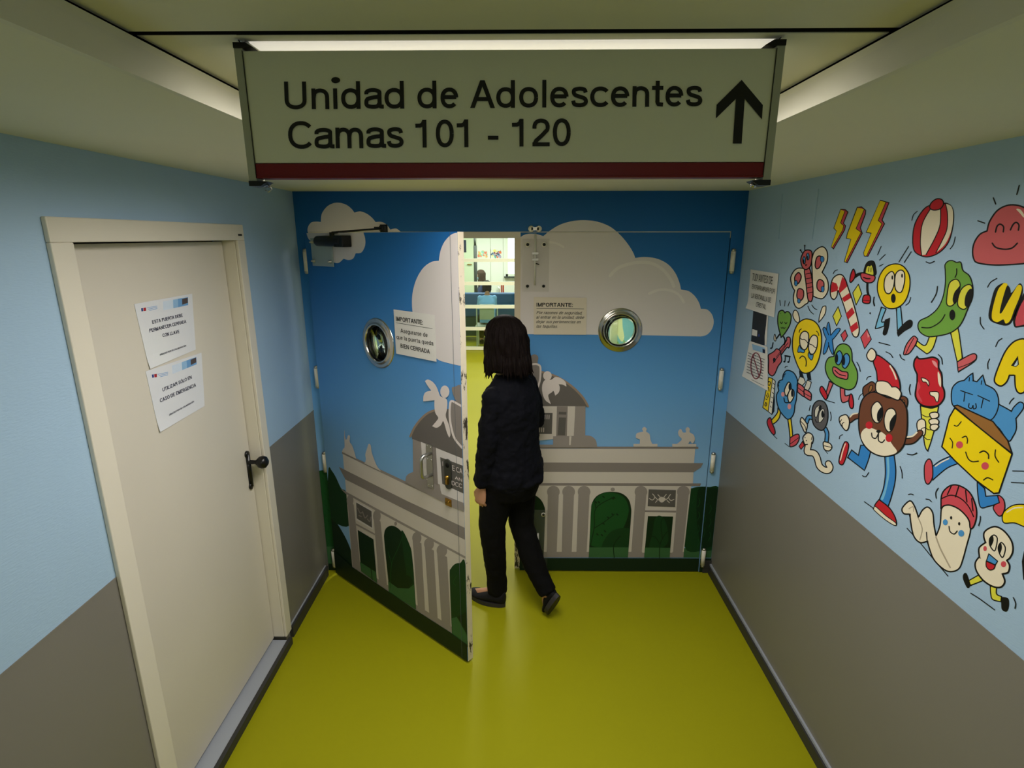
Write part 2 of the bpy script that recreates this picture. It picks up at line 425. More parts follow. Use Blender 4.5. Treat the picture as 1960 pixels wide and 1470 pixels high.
def sky_print():
    """the printed sky of the door mural: deep blue above, pale blue towards the horizon"""
    m = bpy.data.materials.new('printed_sky'); m.use_nodes = True; nt = m.node_tree; b = nt.nodes['Principled BSDF']
    g = nt.nodes.new('ShaderNodeNewGeometry'); sp = nt.nodes.new('ShaderNodeSeparateXYZ'); mr = nt.nodes.new('ShaderNodeMapRange')
    mr.inputs[1].default_value = 0.6; mr.inputs[2].default_value = 2.26
    cr = nt.nodes.new('ShaderNodeValToRGB'); e = cr.color_ramp.elements
    e[0].position = 0; e[0].color = lin((146, 194, 240))+(1,); e[1].position = 1; e[1].color = lin((8, 88, 157))+(1,)
    k = e.new(0.36); k.color = lin((104, 169, 230))+(1,); k = e.new(0.72); k.color = lin((42, 121, 196))+(1,)
    nt.links.new(g.outputs['Position'], sp.inputs[0]); nt.links.new(sp.outputs['Z'], mr.inputs[0]); nt.links.new(mr.outputs[0], cr.inputs[0]); nt.links.new(cr.outputs[0], b.inputs['Base Color'])
    b.inputs['Roughness'].default_value = 0.5; b.inputs['Specular IOR Level'].default_value = 0.3
    return m
M_SKY = sky_print()
def chipped():
    m = bpy.data.materials.new('chipped_white_paint'); m.use_nodes = True; nt = m.node_tree; b = nt.nodes['Principled BSDF']
    tc = nt.nodes.new('ShaderNodeTexCoord'); n = nt.nodes.new('ShaderNodeTexNoise'); n.inputs['Scale'].default_value = 22; n.inputs['Detail'].default_value = 8; n.inputs['Roughness'].default_value = .7
    mp = nt.nodes.new('ShaderNodeMapping'); mp.inputs['Scale'].default_value = (1, 1, .35)
    cr = nt.nodes.new('ShaderNodeValToRGB'); e = cr.color_ramp.elements
    e[0].position = .40; e[0].color = lin((58, 52, 44))+(1,); e[1].position = .435; e[1].color = lin((222, 212, 190))+(1,)
    nt.links.new(tc.outputs['Object'], mp.inputs[0]); nt.links.new(mp.outputs[0], n.inputs['Vector']); nt.links.new(n.outputs['Fac'], cr.inputs[0]); nt.links.new(cr.outputs[0], b.inputs['Base Color'])
    b.inputs['Roughness'].default_value = .5; return m
M_CHIP = chipped()

# ------------------------------------------------------------------ the corridor shell
def struct(name, mb, label=None, **k): return mb.build(name, label=label, kind='structure', **k)
YN = -7.5      # corridor end behind the camera
struct('floor', MB().box((-2.4, YN, -0.08), (2.4, 10.6, 0.0), M_FLOOR), 'yellow-green vinyl floor running under the double door')
# left wall with the opening of the cream door
DY0, DY1, DZ = -1.615, -0.655, 2.045
b = MB()
for (y0, y1, z0) in ((YN, DY0, 0), (DY1, 0.0, 0), (DY0, DY1, DZ)): b.box((XL-0.16, y0, max(z0, DADO)), (XL, y1, 2.6), M_BLUE)
wl = struct('wall_left', b, 'pale blue wall with a grey lower part around the cream door', origin=(XL, -1.5, 0))
b = MB()
for (y0, y1) in ((YN, DY0-0.0), (DY1, -0.001)):
    b.box((XL-0.16, y0, 0), (XL, y1, DADO), M_DADO); b.box((XL-0.16, y0, DADO-0.003), (XL+0.0015, y1, DADO+0.004), M_DADO)
b.build('grey_dado', wl, 'grey lower part of the left wall')
b = MB(); b.box((XR, YN, DADO), (XR+0.16, -0.001, 2.6), M_BLUE)
wr = struct('wall_right', b, 'pale blue wall painted with cartoon figures above a grey lower part', origin=(XR, -1.5, 0))
b = MB(); b.box((XR, YN, 0), (XR+0.16, -0.001, DADO), M_DADO); b.box((XR-0.0015, YN, DADO-0.003), (XR+0.1, -0.001, DADO+0.004), M_DADO)
b.build('grey_dado', wr, 'grey lower part of the mural wall')
struct('wall_rear', MB().box((-2.4, YN-0.1, -0.02), (2.4, YN, 2.6), mat('cream_corridor_end', (214, 210, 196), .7)), 'cream end of the corridor behind the viewer')
# baseboards
b = MB(); b.box((XL, DY1+0.045, 0), (XL+0.018, -0.06, 0.062), M_BASE); b.box((XL, YN, 0), (XL+0.018, DY0-0.07, 0.062), M_BASE); b.box((XL, DY1+0.045, .060), (XL+0.006, -0.06, 0.068), M_SEAL)
struct('baseboard_left', b, 'dark baseboard along the left wall')
b = MB(); b.box((XR-0.018, YN, 0), (XR, -0.02, 0.052), M_BASE); b.box((XR-0.010, YN, 0.052), (XR, -0.004, 0.064), M_SEAL)
b.box((1.150, -0.014, 0.0), (XR, -0.002, 0.085), M_BASE)
struct('baseboard_right', b, 'dark baseboard with a pale top strip along the mural wall')
# low ceiling with its recess
RX0, RX1, RY1, RTOP, HP = -0.566, 0.542, -0.80, 2.301, 2.320
b = MB()
b.box((XL, YN, CEIL), (RX0, 0.0, CEIL+0.02), M_CEIL); b.box((RX1, YN, CEIL), (XR, 0.0, CEIL+0.02), M_CEIL); b.box((RX0, RY1, CEIL), (RX1, 0.0, CEIL+0.02), M_CEIL)
ce = struct('ceiling', b, 'low cream ceiling with a long recess down its middle')
b = MB()
b.box((RX0-0.012, YN+.0, CEIL-0.0004), (RX0+0.0005, RY1, RTOP), M_CEIL2); b.box((RX1-0.0005, YN, CEIL-0.0004), (RX1+0.012, RY1, RTOP), M_CEIL2); b.box((RX0, RY1, CEIL-0.0004), (RX1, RY1+0.012, RTOP), M_CEIL2)
b.build('recess_side', ce, 'white upright sides of the recess')
b = MB()
b.box((RX0-0.020, YN, RTOP), (RX0-0.001, RY1, RTOP+0.012), M_CEIL); b.box((RX1+0.001, YN, RTOP), (RX1+0.020, RY1, RTOP+0.012), M_CEIL)
b.build('recess_rim', ce)
# inner panels with the luminaire cut-out
LX0, LX1, LY0, LY1 = -0.424, 0.398, -2.102, -0.95
b = MB()
for (ya, yb) in ((YN, -6.0), (-4.9, -2.143)): b.box((RX0-0.010, ya, HP), (RX1+0.010, yb, HP+0.015), M_CEIL)
b.box((RX0-0.010, -6.0, HP), (-.31, -4.9, HP+.015), M_CEIL); b.box((.29, -6.0, HP), (RX1+0.010, -4.9, HP+.015), M_CEIL); b.build('ceiling_panel', ce)
b = MB(); b.box((RX0-.008, -2.1265, HP+.0006), (RX1+.008, -2.1245, HP+.015), M_VOID); b.build('gap_shade_strip', ce)  # dark strip on the panel edge, paints the shade inside the gap
b = MB()
x0, x1 = RX0-0.008, RX1+0.008
b.box((x0, -2.126, HP), (LX0, RY1, HP+0.015), M_CEIL); b.box((LX1, -2.122, HP), (x1, RY1, HP+0.015), M_CEIL)
b.box((LX0, -2.124, HP), (LX1, LY0, HP+0.015), M_CEIL); b.box((LX0, LY1, HP), (LX1, RY1, HP+0.015), M_CEIL)
b.build('ceiling_panel', ce)
b = MB(); b.box((XL, YN, 2.44), (XR, -0.001, 2.46), M_VOID)
b.box((XL, YN, 2.285), (RX0-0.03, 0.0, 2.30), M_VOID); b.box((RX1+0.03, YN, 2.285), (XR, 0.0, 2.30), M_VOID)
b.build('ceiling_void', ce)
# luminaire
lum = empty('recessed_luminaire', (-0.013, -1.52, HP), 'white recessed fluorescent luminaire in the ceiling just behind the hanging sign', 'ceiling light')
M_HOUS = mat('white_enamel', (238, 236, 226), 0.35); M_LOUV = mat('grey_louvre_enamel', (176, 172, 160), 0.5)
b = MB(); t = 0.004
for a, c in (((LX0, LY0, HP+0.0002), (LX0+t, LY1, 2.40)), ((LX1-t, LY0, HP+0.0002), (LX1, LY1, 2.40)), ((LX0, LY0, HP+0.0002), (LX1, LY0+t, 2.40)), ((LX0, LY1-t, HP+0.0002), (LX1, LY1, 2.40)), ((LX0, LY0, 2.40), (LX1, LY1, 2.405))):
    b.box(a, c, M_HOUS)
b.build('housing', lum)
b = MB()
for k in range(25):
    y = LY0+0.014+k*0.0455
    b.box((LX0+t, y, HP+0.0002), (LX1-t, y+0.002, HP+0.018), M_LOUV)
b.build('louvre', lum)
mo = bpy.data.materials.new('glowing_opal_strip'); mo.use_nodes = True; pb = mo.node_tree.nodes['Principled BSDF']; pb.inputs['Base Color'].default_value = (.85, .83, .76, 1); pb.inputs['Emission Color'].default_value = (1, .93, .80, 1); pb.inputs['Emission Strength'].default_value = .48
b = MB(); b.box((LX0+.003, -2.092, HP+.0001), (LX1-.003, -2.030, HP+.002), mo); b.build('opal_strip', lum, 'glowing opal strip along the near edge')

# ------------------------------------------------------------------ the cream side door on the left wall
d1 = empty('door_1', (XL, -1.13, 0), 'closed cream flush door in the left wall with two laminated notices', kind='structure')
XF = XL+0.014
b = MB()
b.box((XL, DY0-0.02, 0.06), (XF, DY0+0.055, 2.014), M_FRAME); b.box((XL, DY1-0.02, 0.055), (XF, DY1+0.040, 2.014), M_FRAME); b.box((XL, DY0-0.02, 2.014), (XF, DY1+0.040, 2.078), M_FRAME)
b.box((XL-0.09, DY0, 0.06), (XL-.0005, DY0+0.055, 2.014), M_FRAME); b.box((XL-0.09, DY1-0.02, 0.055), (XL-.0005, DY1, 2.014), M_FRAME); b.box((XL-0.09, DY0, 2.014), (XL-.0005, DY1, 2.045), M_FRAME)
b.build('door_frame', d1, bevel=0.003)
lf = MB().box((-1.283, DY0+0.058, 0.052), (-1.243, DY1-0.024, 2.009), M_CREAM).build('door_leaf', d1, bevel=0.002)
MB().box((-1.30, DY0+0.05, 0.04), (-1.284, DY1-0.02, 2.02), M_VOID).build('gap_shade_backing', d1)  # near-black sheet behind the leaf, stands in for shade around its edges
b = MB(); b.box((-1.30, DY0+0.0, 0.0), (-1.178, DY1-0.02, 0.036), M_SEAL); b.box((-1.178, DY0-0.03, 0.0), (-1.160, DY1+0.0, 0.040), M_BASE)
b.build('threshold', d1, 'grey stone threshold with a dark front edge')
# backplate and knob
hp = P_DOOR.at(475, 898); zt, zb = P_DOOR.at(470, 862).z, P_DOOR.at(480, 938).z; yh = hp.y
ha = MB(); M_BLK2 = mat('black_lacquered_metal', (14, 14, 15), 0.28)
ha.tube([(-1.243, yh, zt-0.02), (-1.243, yh, zb+0.02)], [(0.010, 0.016)]*2, M_BLK2, 12)
for zz in (zt-0.02, zb+0.02): ha.lathe((-1.243, yh, zz), (1, 0, 0), [(0.016, 0), (0.016, 0.008), (0.012, 0.010), (0, 0.010)], M_BLK2, 20)
ho = ha.build('handle_plate', d1, 'black long handle plate')
kb = MB(); kz = zt-0.058
kb.lathe((-1.236, yh, kz), (1, 0, 0), [(0.012, 0), (0.010, 0.012), (0.009, 0.030), (0.014, 0.038), (0.026, 0.050), (0.030, 0.064), (0.026, 0.078), (0.014, 0.087), (0, 0.089)], M_BLK2, 28)
kb.build('knob', ho, 'round black knob')
b = MB(); q = [P_DOOR.at(425, 0) for _ in ()]
b.box((XF, DY1-0.012, 2.032), (XF+0.001, DY1+0.020, 2.040), M_INK); b.build('maker_plate', d1)

# ------------------------------------------------------------------ double door: header, jambs, leaves
PAL = dict(cloud=(226, 220, 220), cloudhi=(236, 231, 228), stoneL=(216, 208, 200), stoneM=(142, 134, 130), stoneD=(156, 148, 144), roof=(108, 103, 100), brown=(158, 138, 122),
           plaque=(98, 95, 92), green=(16, 62, 28), greenD=(10, 44, 20), greenL=(24, 82, 36), ground=(58, 104, 62), band=(14, 40, 22), angel=(232, 222, 220), stat=(212, 204, 198))
PM = {k: mat('print_'+k, v, 0.5, spec=0.3) for k, v in PAL.items()}
XO0, XO1 = -1.128, 1.128
def rect(u0, u1, v0, v1): return [(u0, v0), (u1, v0), (u1, v1), (u0, v1)]
HZ = 2.054
wb = MB(); wb.box((XL, 0, HZ), (XR, 0.09, 2.6), M_SKY); wb.box((XL, 0, 0), (XO0, 0.09, HZ), M_SKY); wb.box((XO1+0.002, 0, 0), (XR, 0.09, HZ), M_SKY)
wback = struct('wall_back', wb, 'blue printed wall around the double door, clouds above and hedges at the sides', origin=(0, 0, 0))
b = MB(); b.box((XO0, 0.002, 2.020), (XO1, 0.14, 2.0535), M_FRAME); b.box((XO0-0.02, 0.05, 0), (XO0+0.02, 0.14, 2.05), M_FRAME); b.box((XO1-0.02, 0.05, 0), (XO1+0.02, 0.14, 2.05), M_FRAME)
b.build('door_frame', wback, 'cream inner frame of the double door')

BIG = [(70,400),(110,378),(160,372),(210,378),(255,392,1),(320,340),(400,295),(500,268),(600,262),(700,275),(800,315),(880,380),(940,450),(985,520),(1005,570,1),(1080,562),(1180,575),(1270,620),(1330,690),(1365,770),(1378,828,1),(1440,840),(1490,880),(1525,935),(1540,985,1),(1590,990),(1630,1030),(1645,1090),(1630,1150),(1590,1195),(1540,1210,1),(1090,1200,1),(50,1190,1),(50,430,1)]
def draw_back(A):
    A.crop(980, 360, 4.261)
    A.poly(BIG, PM['cloud'])
    for arc in ([(800,715),(860,655),(950,620),(1060,605),(1150,618),(1230,665),(1290,740),(1320,800)],): A.stroke(arc, 6, PM['cloudhi'])
    A.stroke([(1120,860),(1200,830),(1290,835),(1360,870),(1400,930)], 5, PM['cloudhi']); A.stroke([(300,440),(360,450),(420,480)], 4, PM['cloudhi'])
    A.crop(550, 360, 4.083)
    A.poly([(160,350,1),(160,310),(185,270),(225,262),(262,265,1),(270,200),(310,145),(360,118),(410,115),(460,130),(500,160),(525,192,1),(570,182),(620,200),(660,230),(690,265,1),(740,265),(780,290),(805,325,1),(850,316),(890,345,1),(600,365,1),(590,450,1),(200,450,1),(165,400)], PM['cloud'])
    A.crop(1000, 680, 3.419); P = PM
    A.poly([(-120,1255),(1290,1262),(1290,1325),(-120,1322)], P['ground'], False)
    A.poly([(1085,900),(1110,870),(1160,860),(1220,862),(1290,885),(1285,1200),(1260,1265),(1180,1280),(1060,1250)], P['green'])
    A.poly([(1150,880),(1215,870),(1290,900),(1285,1180),(1240,1250),(1170,1240),(1140,1060)], P['greenD'])
    for k in range(14):
        x = 1110+(k*37 % 150); y = 930+k*22; A.stroke([(x, y+40), (x+14, y+10), (x+8, y-16)], 0.9, P['greenL'])
    A.poly([(-120,610),(1130,612),(1122,705),(1115,838),(1103,860),(1055,1290),(-120,1290)], P['stoneL'], False)
    A.poly([(-120,1285),(1055,1285),(1053,1322),(-120,1322)], P['stoneD'], False)
    A.poly([(-120,595),(1150,598),(1150,612),(-120,608)], P['stoneM'], False)
    A.poly([(-120,700),(1182,705),(1165,735),(1118,765),(-120,762)], P['stoneM'], False)
    A.poly([(-120,835),(1168,838),(1162,855),(-120,851)], P['stoneM'], False)
    for cx, l0, r0, l1, r1 in ((202,166,238,158,224),(302,266,338,257,322),(403,366,440,353,420),(775,740,812,712,780),(1052,1015,1090,985,1048)):
        A.poly([(l0,895),(r0,895),(r1,1286),(l1,1286)], P['stoneD'], False); A.ell(cx, 893, 42, 40, P['stoneD'])
    for sh in (0, -565):
        if sh == 0: A.poly([(433,1322,1),(447,1040),(452,975),(480,925),(530,898),(590,892),(650,903),(693,940),(710,995),(710,1060),(690,1322,1)], P['greenD'])
        else: A.poly([(-150,1322,1),(-150,900),(-60,893),(0,893),(60,905),(112,935),(142,985),(148,1050),(138,1322,1)], P['greenD'])
    A.poly([(440,1240,1),(447,1020),(460,960),(520,905),(600,900),(665,930),(695,1000),(680,1080),(640,1160),(570,1230),(500,1255)], P['greenL'])
    A.poly([(570,1160),(640,1130),(700,1130,1),(695,1250,1),(600,1268),(520,1250)], P['green'])
    A.poly([(437,1255),(695,1255),(690,1322),(434,1322)], P['ground'], False)
    for st in ([(445,1240),(470,1120),(480,1000),(590,930)],[(470,1130),(540,1085),(600,1040)],[(600,1322),(598,1240),(640,1180)],[(480,1000),(470,940)]): A.stroke(st, 1.6, P['greenD'])
    for x, y in ((500,960),(530,925),(590,935),(560,1060),(590,1040),(530,1100),(490,1170),(520,1175),(540,1150),(620,1040),(600,930),(480,960)): A.ell(x, y, 10, 5, P['greenD'], rot=.7)
    A.ell(590, 876, 14, 12, P['stoneD'])
    A.poly([(805,1020),(1003,1024),(980,1290),(782,1290)], P['stoneL'], False)
    A.poly([(800,1012),(1005,1015),(1003,1027),(800,1024)], P['stoneM'], False)
    A.poly([(820,1050),(985,1053),(962,1322),(795,1322)], P['greenD'], False)
    A.poly([(870,1060),(915,1055),(945,1120),(950,1220),(900,1262),(830,1262),(850,1160)], P['green'])
    A.poly([(800,1256),(967,1258),(962,1322),(795,1322)], P['ground'], False)
    for st in ([(895,1322),(900,1235),(925,1180),(950,1150)],[(900,1235),(870,1190),(840,1180)],[(915,1200),(905,1100),(920,1060)]): A.stroke(st, 1.6, P['greenD'])
    A.poly([(825,875),(1003,880),(998,990),(818,985)], P['plaque'], False)
    for st in ([(830,935),(850,945),(865,925),(850,905)],[(865,925),(890,945),(915,935)],[(990,940),(970,948),(955,928),(968,908)],[(955,928),(930,945),(910,925)],[(885,910),(900,925)],[(940,908),(925,925)],[(870,960),(880,948)],[(960,962),(945,948)]): A.stroke(st, 1.4, P['stoneL'])
    A.poly([(890,935),(910,925),(935,935),(920,958),(900,958)], P['stoneL'])
    # attic: dome, drum, plaque, shield and figures
    A.poly([(-120,120,1),(60,100),(160,115),(250,152),(330,210),(395,275),(425,335,1),(-120,335,1)], P['roof'])
    A.stroke([(110,105),(180,122),(250,152),(330,208),(395,275),(428,332)], 4.0, P['brown'])
    A.poly([(-120,332),(412,332),(410,525),(-120,580)], P['stoneL'], False)
    A.poly([(345,332),(412,332),(410,528),(335,528)], P['stoneD'], False)
    A.poly([(225,333),(296,333),(290,528),(220,528)], P['stoneM'], False)
    A.poly([(238,405),(285,406),(278,522),(230,520)], P['plaque'], False); A.poly([(238,368),(287,370),(285,387),(236,385)], P['plaque'], False)
    A.poly([(-60,372),(197,375),(192,513),(-60,510)], P['plaque'], False)
    for y in (402, 486):
        for k in range(4):
            x = (135 if y == 402 else 100)+k*13; A.stroke([(x, y-13), (x-1, y+13)], 1.3, P['angel'])
    A.poly([(200,528,1),(310,526),(410,522),(450,528),(478,552),(486,585),(486,600,1),(-120,600,1),(-120,582,1),(200,582,1)], P['stoneD'])
    A.poly([(306,528),(320,528),(315,585),(305,585)], P['stoneL'], False)
    A.ell(78, 18, 26, 26, P['stoneM']); A.poly([(40,20),(100,30),(95,110),(40,100)], P['stoneM'], False)
    A.poly([(30,62),(80,56),(108,62),(116,90),(114,150),(100,200),(60,210),(30,200)], P['stoneM'])
    A.stroke([(40,62),(85,56),(112,66),(118,95),(114,160),(98,215)], 3.6, P['angel'])
    A.ell(163, 132, 28, 30, P['angel'])
    A.poly([(150,158),(130,190),(130,240),(148,290),(186,318,1),(168,262),(190,242),(203,232),(214,262,1),(238,240),(244,208),(236,188,1),(262,190),(287,203,1),(280,172),(250,148),(215,140),(188,158)], P['angel'])
    A.poly([(725,577),(882,577),(882,595),(725,595)], P['stat'], False); A.poly([(978,577),(1135,578),(1135,596),(978,596)], P['stat'], False)
    A.poly([(765,578,1),(766,548),(742,538),(745,510),(772,500),(788,495),(781,480),(796,466),(812,480),(808,496),(830,514),(836,550),(848,578,1)], P['stat'])
    A.poly([(1008,578,1),(1040,548),(1020,522),(1018,494),(1035,480),(1048,502),(1068,500),(1065,480),(1079,467),(1093,480),(1092,500),(1118,518),(1126,550),(1110,574),(1095,560),(1082,578,1)], P['stat'])
    A.poly([(-120,1322),(1290,1325),(1290,1440),(-120,1440)], P['band'], False)

# header and jamb drawings
for nm, cl in (('header_print', rect(XL+.001, XR-.001, HZ, CEIL-.001)), ('jamb_print', rect(XL+.001, XO0-.001, 0.0, HZ)), ('jamb_print', rect(XO1+.003, XR-.001, 0.0, HZ))):
    A = Art(P_BACK, clip=cl)
    draw_back(A)
    if nm == 'jamb_print' and cl[0][0] < 0:
        A.crop(590, 700, 4.9)
        A.poly([(60,985),(100,980),(160,975),(215,992),(260,1060),(300,1200),(300,2100),(60,2100)], PM['greenL'], False)
        A.poly([(60,1690),(300,1690),(300,1850),(60,1850)], PM['ground'], False); A.poly([(60,1850),(300,1850),(300,2100),(60,2100)], PM['band'], False)
        for k in range(12): A.stroke([(130+(k*29 % 60), 1040+k*50), (150+(k*29 % 60), 1060+k*50)], 1.0, PM['green'])
    A.build(nm, wback)

def slab(name, pl, u0, u1, z0, z1, th, hole, front, parent, side=None, label=None):
    """door leaf with a round hole; the front lies in the plane"""
    side = side or M_CHIP
    b = MB(); R = rect(u0, u1, z0, z1); hc = []
    if hole: hc = [(hole[0]+hole[2]*math.cos(2*math.pi*k/40), hole[1]+hole[2]*math.sin(2*math.pi*k/40)) for k in range(40)]
    vs, fs = tris2d([R], None, [hc] if hc else [])
    b.add([pl.p(v, 0) for v in vs], fs, front); b.add([pl.p(v, -th) for v in vs], fs, M_FRAME)
    for i in range(4):
        a, c = R[i], R[(i+1) % 4]; b.add([pl.p(a, 0), pl.p(c, 0), pl.p(c, -th), pl.p(a, -th)], [(0, 1, 2, 3)], side)
    for i in range(len(hc)):
        a, c = hc[i], hc[(i+1) % 40]; b.add([pl.p(a, 0), pl.p(c, 0), pl.p(c, -th), pl.p(a, -th)], [(0, 1, 2, 3)], M_STEEL)
    return b.build(name, parent, label, merge=1e-5)
def porthole(pl, c, parent, th):
    """steel ring with a rounded rim on both sides and the glass pane"""
    C = pl.p(c); b = MB()
    prof = [(0.0865, -0.018), (0.0865, 0.004), (0.088, 0.011), (0.092, 0.015), (0.097, 0.013), (0.101, 0.008), (0.108, 0.006), (0.117, 0.006), (0.1225, 0.0035), (0.124, 0.0)]
    b.lathe(C, pl.N, prof, M_CHROME, 64)
    b.lathe(pl.p(c, -th), -pl.N, [(0.0865, -0.01), (0.088, 0.010), (0.093, 0.012), (0.100, 0.007), (0.122, 0.004), (0.124, 0)], M_CHROME, 48)
    r = b.build('porthole_ring', parent, 'polished steel ring of the round window')
    g = MB(); g.lathe(pl.p(c, -th*.3), pl.N, [(0, 0), (0.0868, 0), (0.0868, 0.004), (0, 0.004)], M_GLASS, 40)
    g.build('porthole_glass', r, 'round clear window pane')
    s = MB(); s.lathe(pl.p(c, -th*.3), pl.N, [(0.0835, 0.0042), (0.084, 0.007), (0.0865, 0.008), (0.0865, 0.0042), (0.0835, 0.0042)], M_BLACK, 40); s.build('glazing_seal', r)
def hinge(x, y, z, parent, n=0.12):
    b = MB(); b.tube([(x, y, z-n/2+.008), (x, y, z+n/2-.008)], 0.0125, M_WHITEP, 16)
    b.tube([(x, y, z+n/2-.010), (x, y, z+n/2+.002), (x, y, z+n/2+.007)], [0.0118, 0.0118, 0.005], M_STEEL, 14)
    b.tube([(x, y, z-n/2+.010), (x, y, z-n/2-.002), (x, y, z-n/2-.007)], [0.0118, 0.0118, 0.005], M_STEEL, 14)
    b.build('hinge', parent, 'white painted hinge barrel')

# right leaf, closed
TH = 0.045
d3 = empty('door_3', (0.569, 0, 0), 'closed right leaf of the double door printed with a big cloud and a stone gate', kind='structure')
C3 = tuple(P_BACK.uv(1187, 632)); C3 = (C3[0], C3[1])
slab('door_leaf', P_BACK, 0.0105, 1.1245, 0.008, 2.0495, TH, (C3[0], C3[1], 0.087), M_SKY, d3)
hole3 = [(C3[0]+0.089*math.cos(2*math.pi*k/32), C3[1]+0.089*math.sin(2*math.pi*k/32)) for k in range(32)]
A = Art(P_BACK, clip=rect(0.0105, 1.1245, 0.008, 2.0495), holes=[hole3]); draw_back(A); A.build('printed_mural', d3, 'printed cloud, blue sky and stone gate on the right leaf')
MB().box((-0.022, 0.016, 0.008), (0.0105, 0.040, 2.035), M_CHIP).build('meeting_edge', d3, 'chipped cream meeting edge')
porthole(P_BACK, C3, d3, TH)
for z in (1.899, 1.247, 0.739, 0.108): hinge(1.146, -0.014, z, d3)
# clear plates and surface bolts
M_ZINC = mat('bright_zinc', (222, 222, 218), .4, metal=.35)
def bolt(c0, c1, zt, zb, name, x, ztop, zbot, up):
    pa = MB(); pa.box((c0, -0.0085, zb), (c1, -0.0055, zt), M_ACRY2); pe = pa.build('acrylic_plate', d3, 'clear acrylic plate under the door bolt')
    s = MB()
    for xx in (c0+0.028, c1-0.028):
        for zz in (zt-0.03, zb+0.03):
            if zz > (zt+zb)/2: s.lathe((xx, -0.0086, zz), (0, -1, 0), [(0.0135, 0), (0.0135, 0.0015), (0, 0.0015)], M_WHITEP, 18)
            s.lathe((xx, -0.0085, zz), (0, -1, 0), [(0.0085, 0), (0.0085, 0.003), (0.005, 0.006), (0, 0.006)], M_BLK2, 14)
    s.build('screw', pe)
    b = MB(); b.tube([(x, -0.017, zbot), (x, -0.017, ztop)], 0.0055, M_ZINC, 12)
    for zz in ((ztop*.62+zbot*.38) if up else (ztop*.38+zbot*.62), (ztop+zbot)/2): b.box((x-0.017, -0.026, zz-0.006), (x+0.017, -0.009, zz+0.006), M_STEEL)
    b.tube([(x, -0.018, (ztop+zbot)/2-.02), (x+0.022, -0.022, (ztop+zbot)/2-.025)], 0.003, M_BLACK, 8)
    b.build(name, d3, 'steel surface bolt')
pl_ = P_BACK.at(1000, 457); pr_ = P_BACK.at(1050, 558)
bolt(pl_.x, pr_.x, pl_.z, pr_.z, 'door_bolt', P_BACK.at(1024, 500).x, P_BACK.at(1024, 447).z, P_BACK.at(1024, 545).z, True)
pa_, pb_ = P_BACK.at(1000, 975), P_BACK.at(1047, 1086)
bolt(pa_.x, pb_.x, pa_.z, pb_.z, 'door_bolt', P_BACK.at(1030, 1000).x, P_BACK.at(1030, 1018).z, 0.03, False)
b = MB(); cx = P_BACK.at(1024, 438)
for s in (-1, 1): b.lathe((cx.x+s*0.020, -0.002, cx.z), (0, -1, 0), [(0.016, 0), (0.016, 0.006), (0.010, 0.010), (0, 0.010)], M_WHITEP, 18)
b.box((cx.x-0.02, -0.012, cx.z-0.008), (cx.x+0.02, 0, cx.z+0.008), M_STEEL); b.build('bolt_keeper', wback, 'white screwed keeper of the door bolt')

# left leaf, standing open towards the corridor
d2 = empty('door_2', tuple(LEAF0), 'open left leaf of the double door printed with clouds, an angel and a stone gate', kind='structure')
lc = P_LEAF.uv(724, 657); LC = (lc[0], lc[1])
LTOP = 2.047
TH2 = 0.034
slab('door_leaf', P_LEAF, 0.0, LLEN, 0.012, LTOP, TH2, (LC[0], LC[1], 0.087), M_SKY, d2)
hole2 = [(LC[0]+0.089*math.cos(2*math.pi*k/32), LC[1]+0.089*math.sin(2*math.pi*k/32)) for k in range(32)]
A = Art(P_LEAF, 550, 360, 4.083, clip=rect(0.0, LLEN, 0.012, LTOP), holes=[hole2]); P = PM
A.poly([(165,395),(200,430),(212,480),(260,520),(340,560),(370,583),(405,583),(440,552,1),(480,562),(515,550),(535,510,1),(580,503),(608,450),(608,390),(590,335,1),(100,300,1),(150,350,1)], P['cloud'])
A.poly([(1345,345,1),(1285,362),(1230,418),(1198,490),(1185,568,1),(1125,578),(1065,622),(1015,700),(983,800),(975,900),(985,1000),(1020,1120),(1085,1250),(1170,1335),(1250,1365),(1345,1387,1),(1380,1387,1),(1380,345,1)], P['cloud'])
A.crop(600, 940, 4.325)
A.poly([(100,440),(325,590),(1145,1150),(1290,1250),(1290,1300),(100,560)], P['ground'], False)
A.poly([(60,200),(160,230),(230,320),(300,460),(340,620),(230,570),(80,470)], P['greenD'])
A.crop(590, 700, 4.9)
A.poly([(190,980),(225,990),(262,1050),(310,1150),(360,1200),(385,1500),(200,1400)], P['green'])
A.poly([(325,825),(1480,1355),(1510,2590),(415,1890),(358,1190)], P['stoneL'], False)
A.poly([(318,806),(900,1078),(1480,1318),(1480,1368),(930,1120),(318,824)], P['stoneD'], False)
A.poly([(288,948),(931,1269),(1480,1524),(1480,1637),(700,1242),(350,1066)], P['stoneM'], False)
A.poly([(303,1152),(625,1328),(1480,1790),(1480,1812),(625,1352),(350,1198)], P['stoneD'], False)
A.crop(600, 940, 4.325)
A.poly([(325,592),(395,640),(612,775),(860,945),(1145,1122),(1150,1178),(860,992),(325,628)], P['stoneD'], False)
for cx, cy, rx, ry, sh in ((857,387,38,50,[(822,400),(895,430),(925,985),(865,955)]),(958,437,41,50,[(922,450),(998,490),(1030,1055),(960,1012)]),(1065,492,44,52,[(1025,505),(1108,545),(1140,1125),(1062,1075)]),(527,207,32,52,[(500,215),(557,250),(610,775),(542,732)]),(305,78,28,50,[(283,80),(335,110),(392,640),(325,600)])):
    A.poly(sh, P['stoneD'], False); A.ell(cx, cy, rx, ry, P['stoneD'])
A.poly([(622,745,1),(590,430),(588,350),(605,305),(648,285),(700,305),(750,360),(795,440),(820,545),(852,980,1),(625,833,1)], P['greenD'])
A.poly([(730,330),(780,400),(815,520),(835,760),(790,780),(760,600)], P['green'])
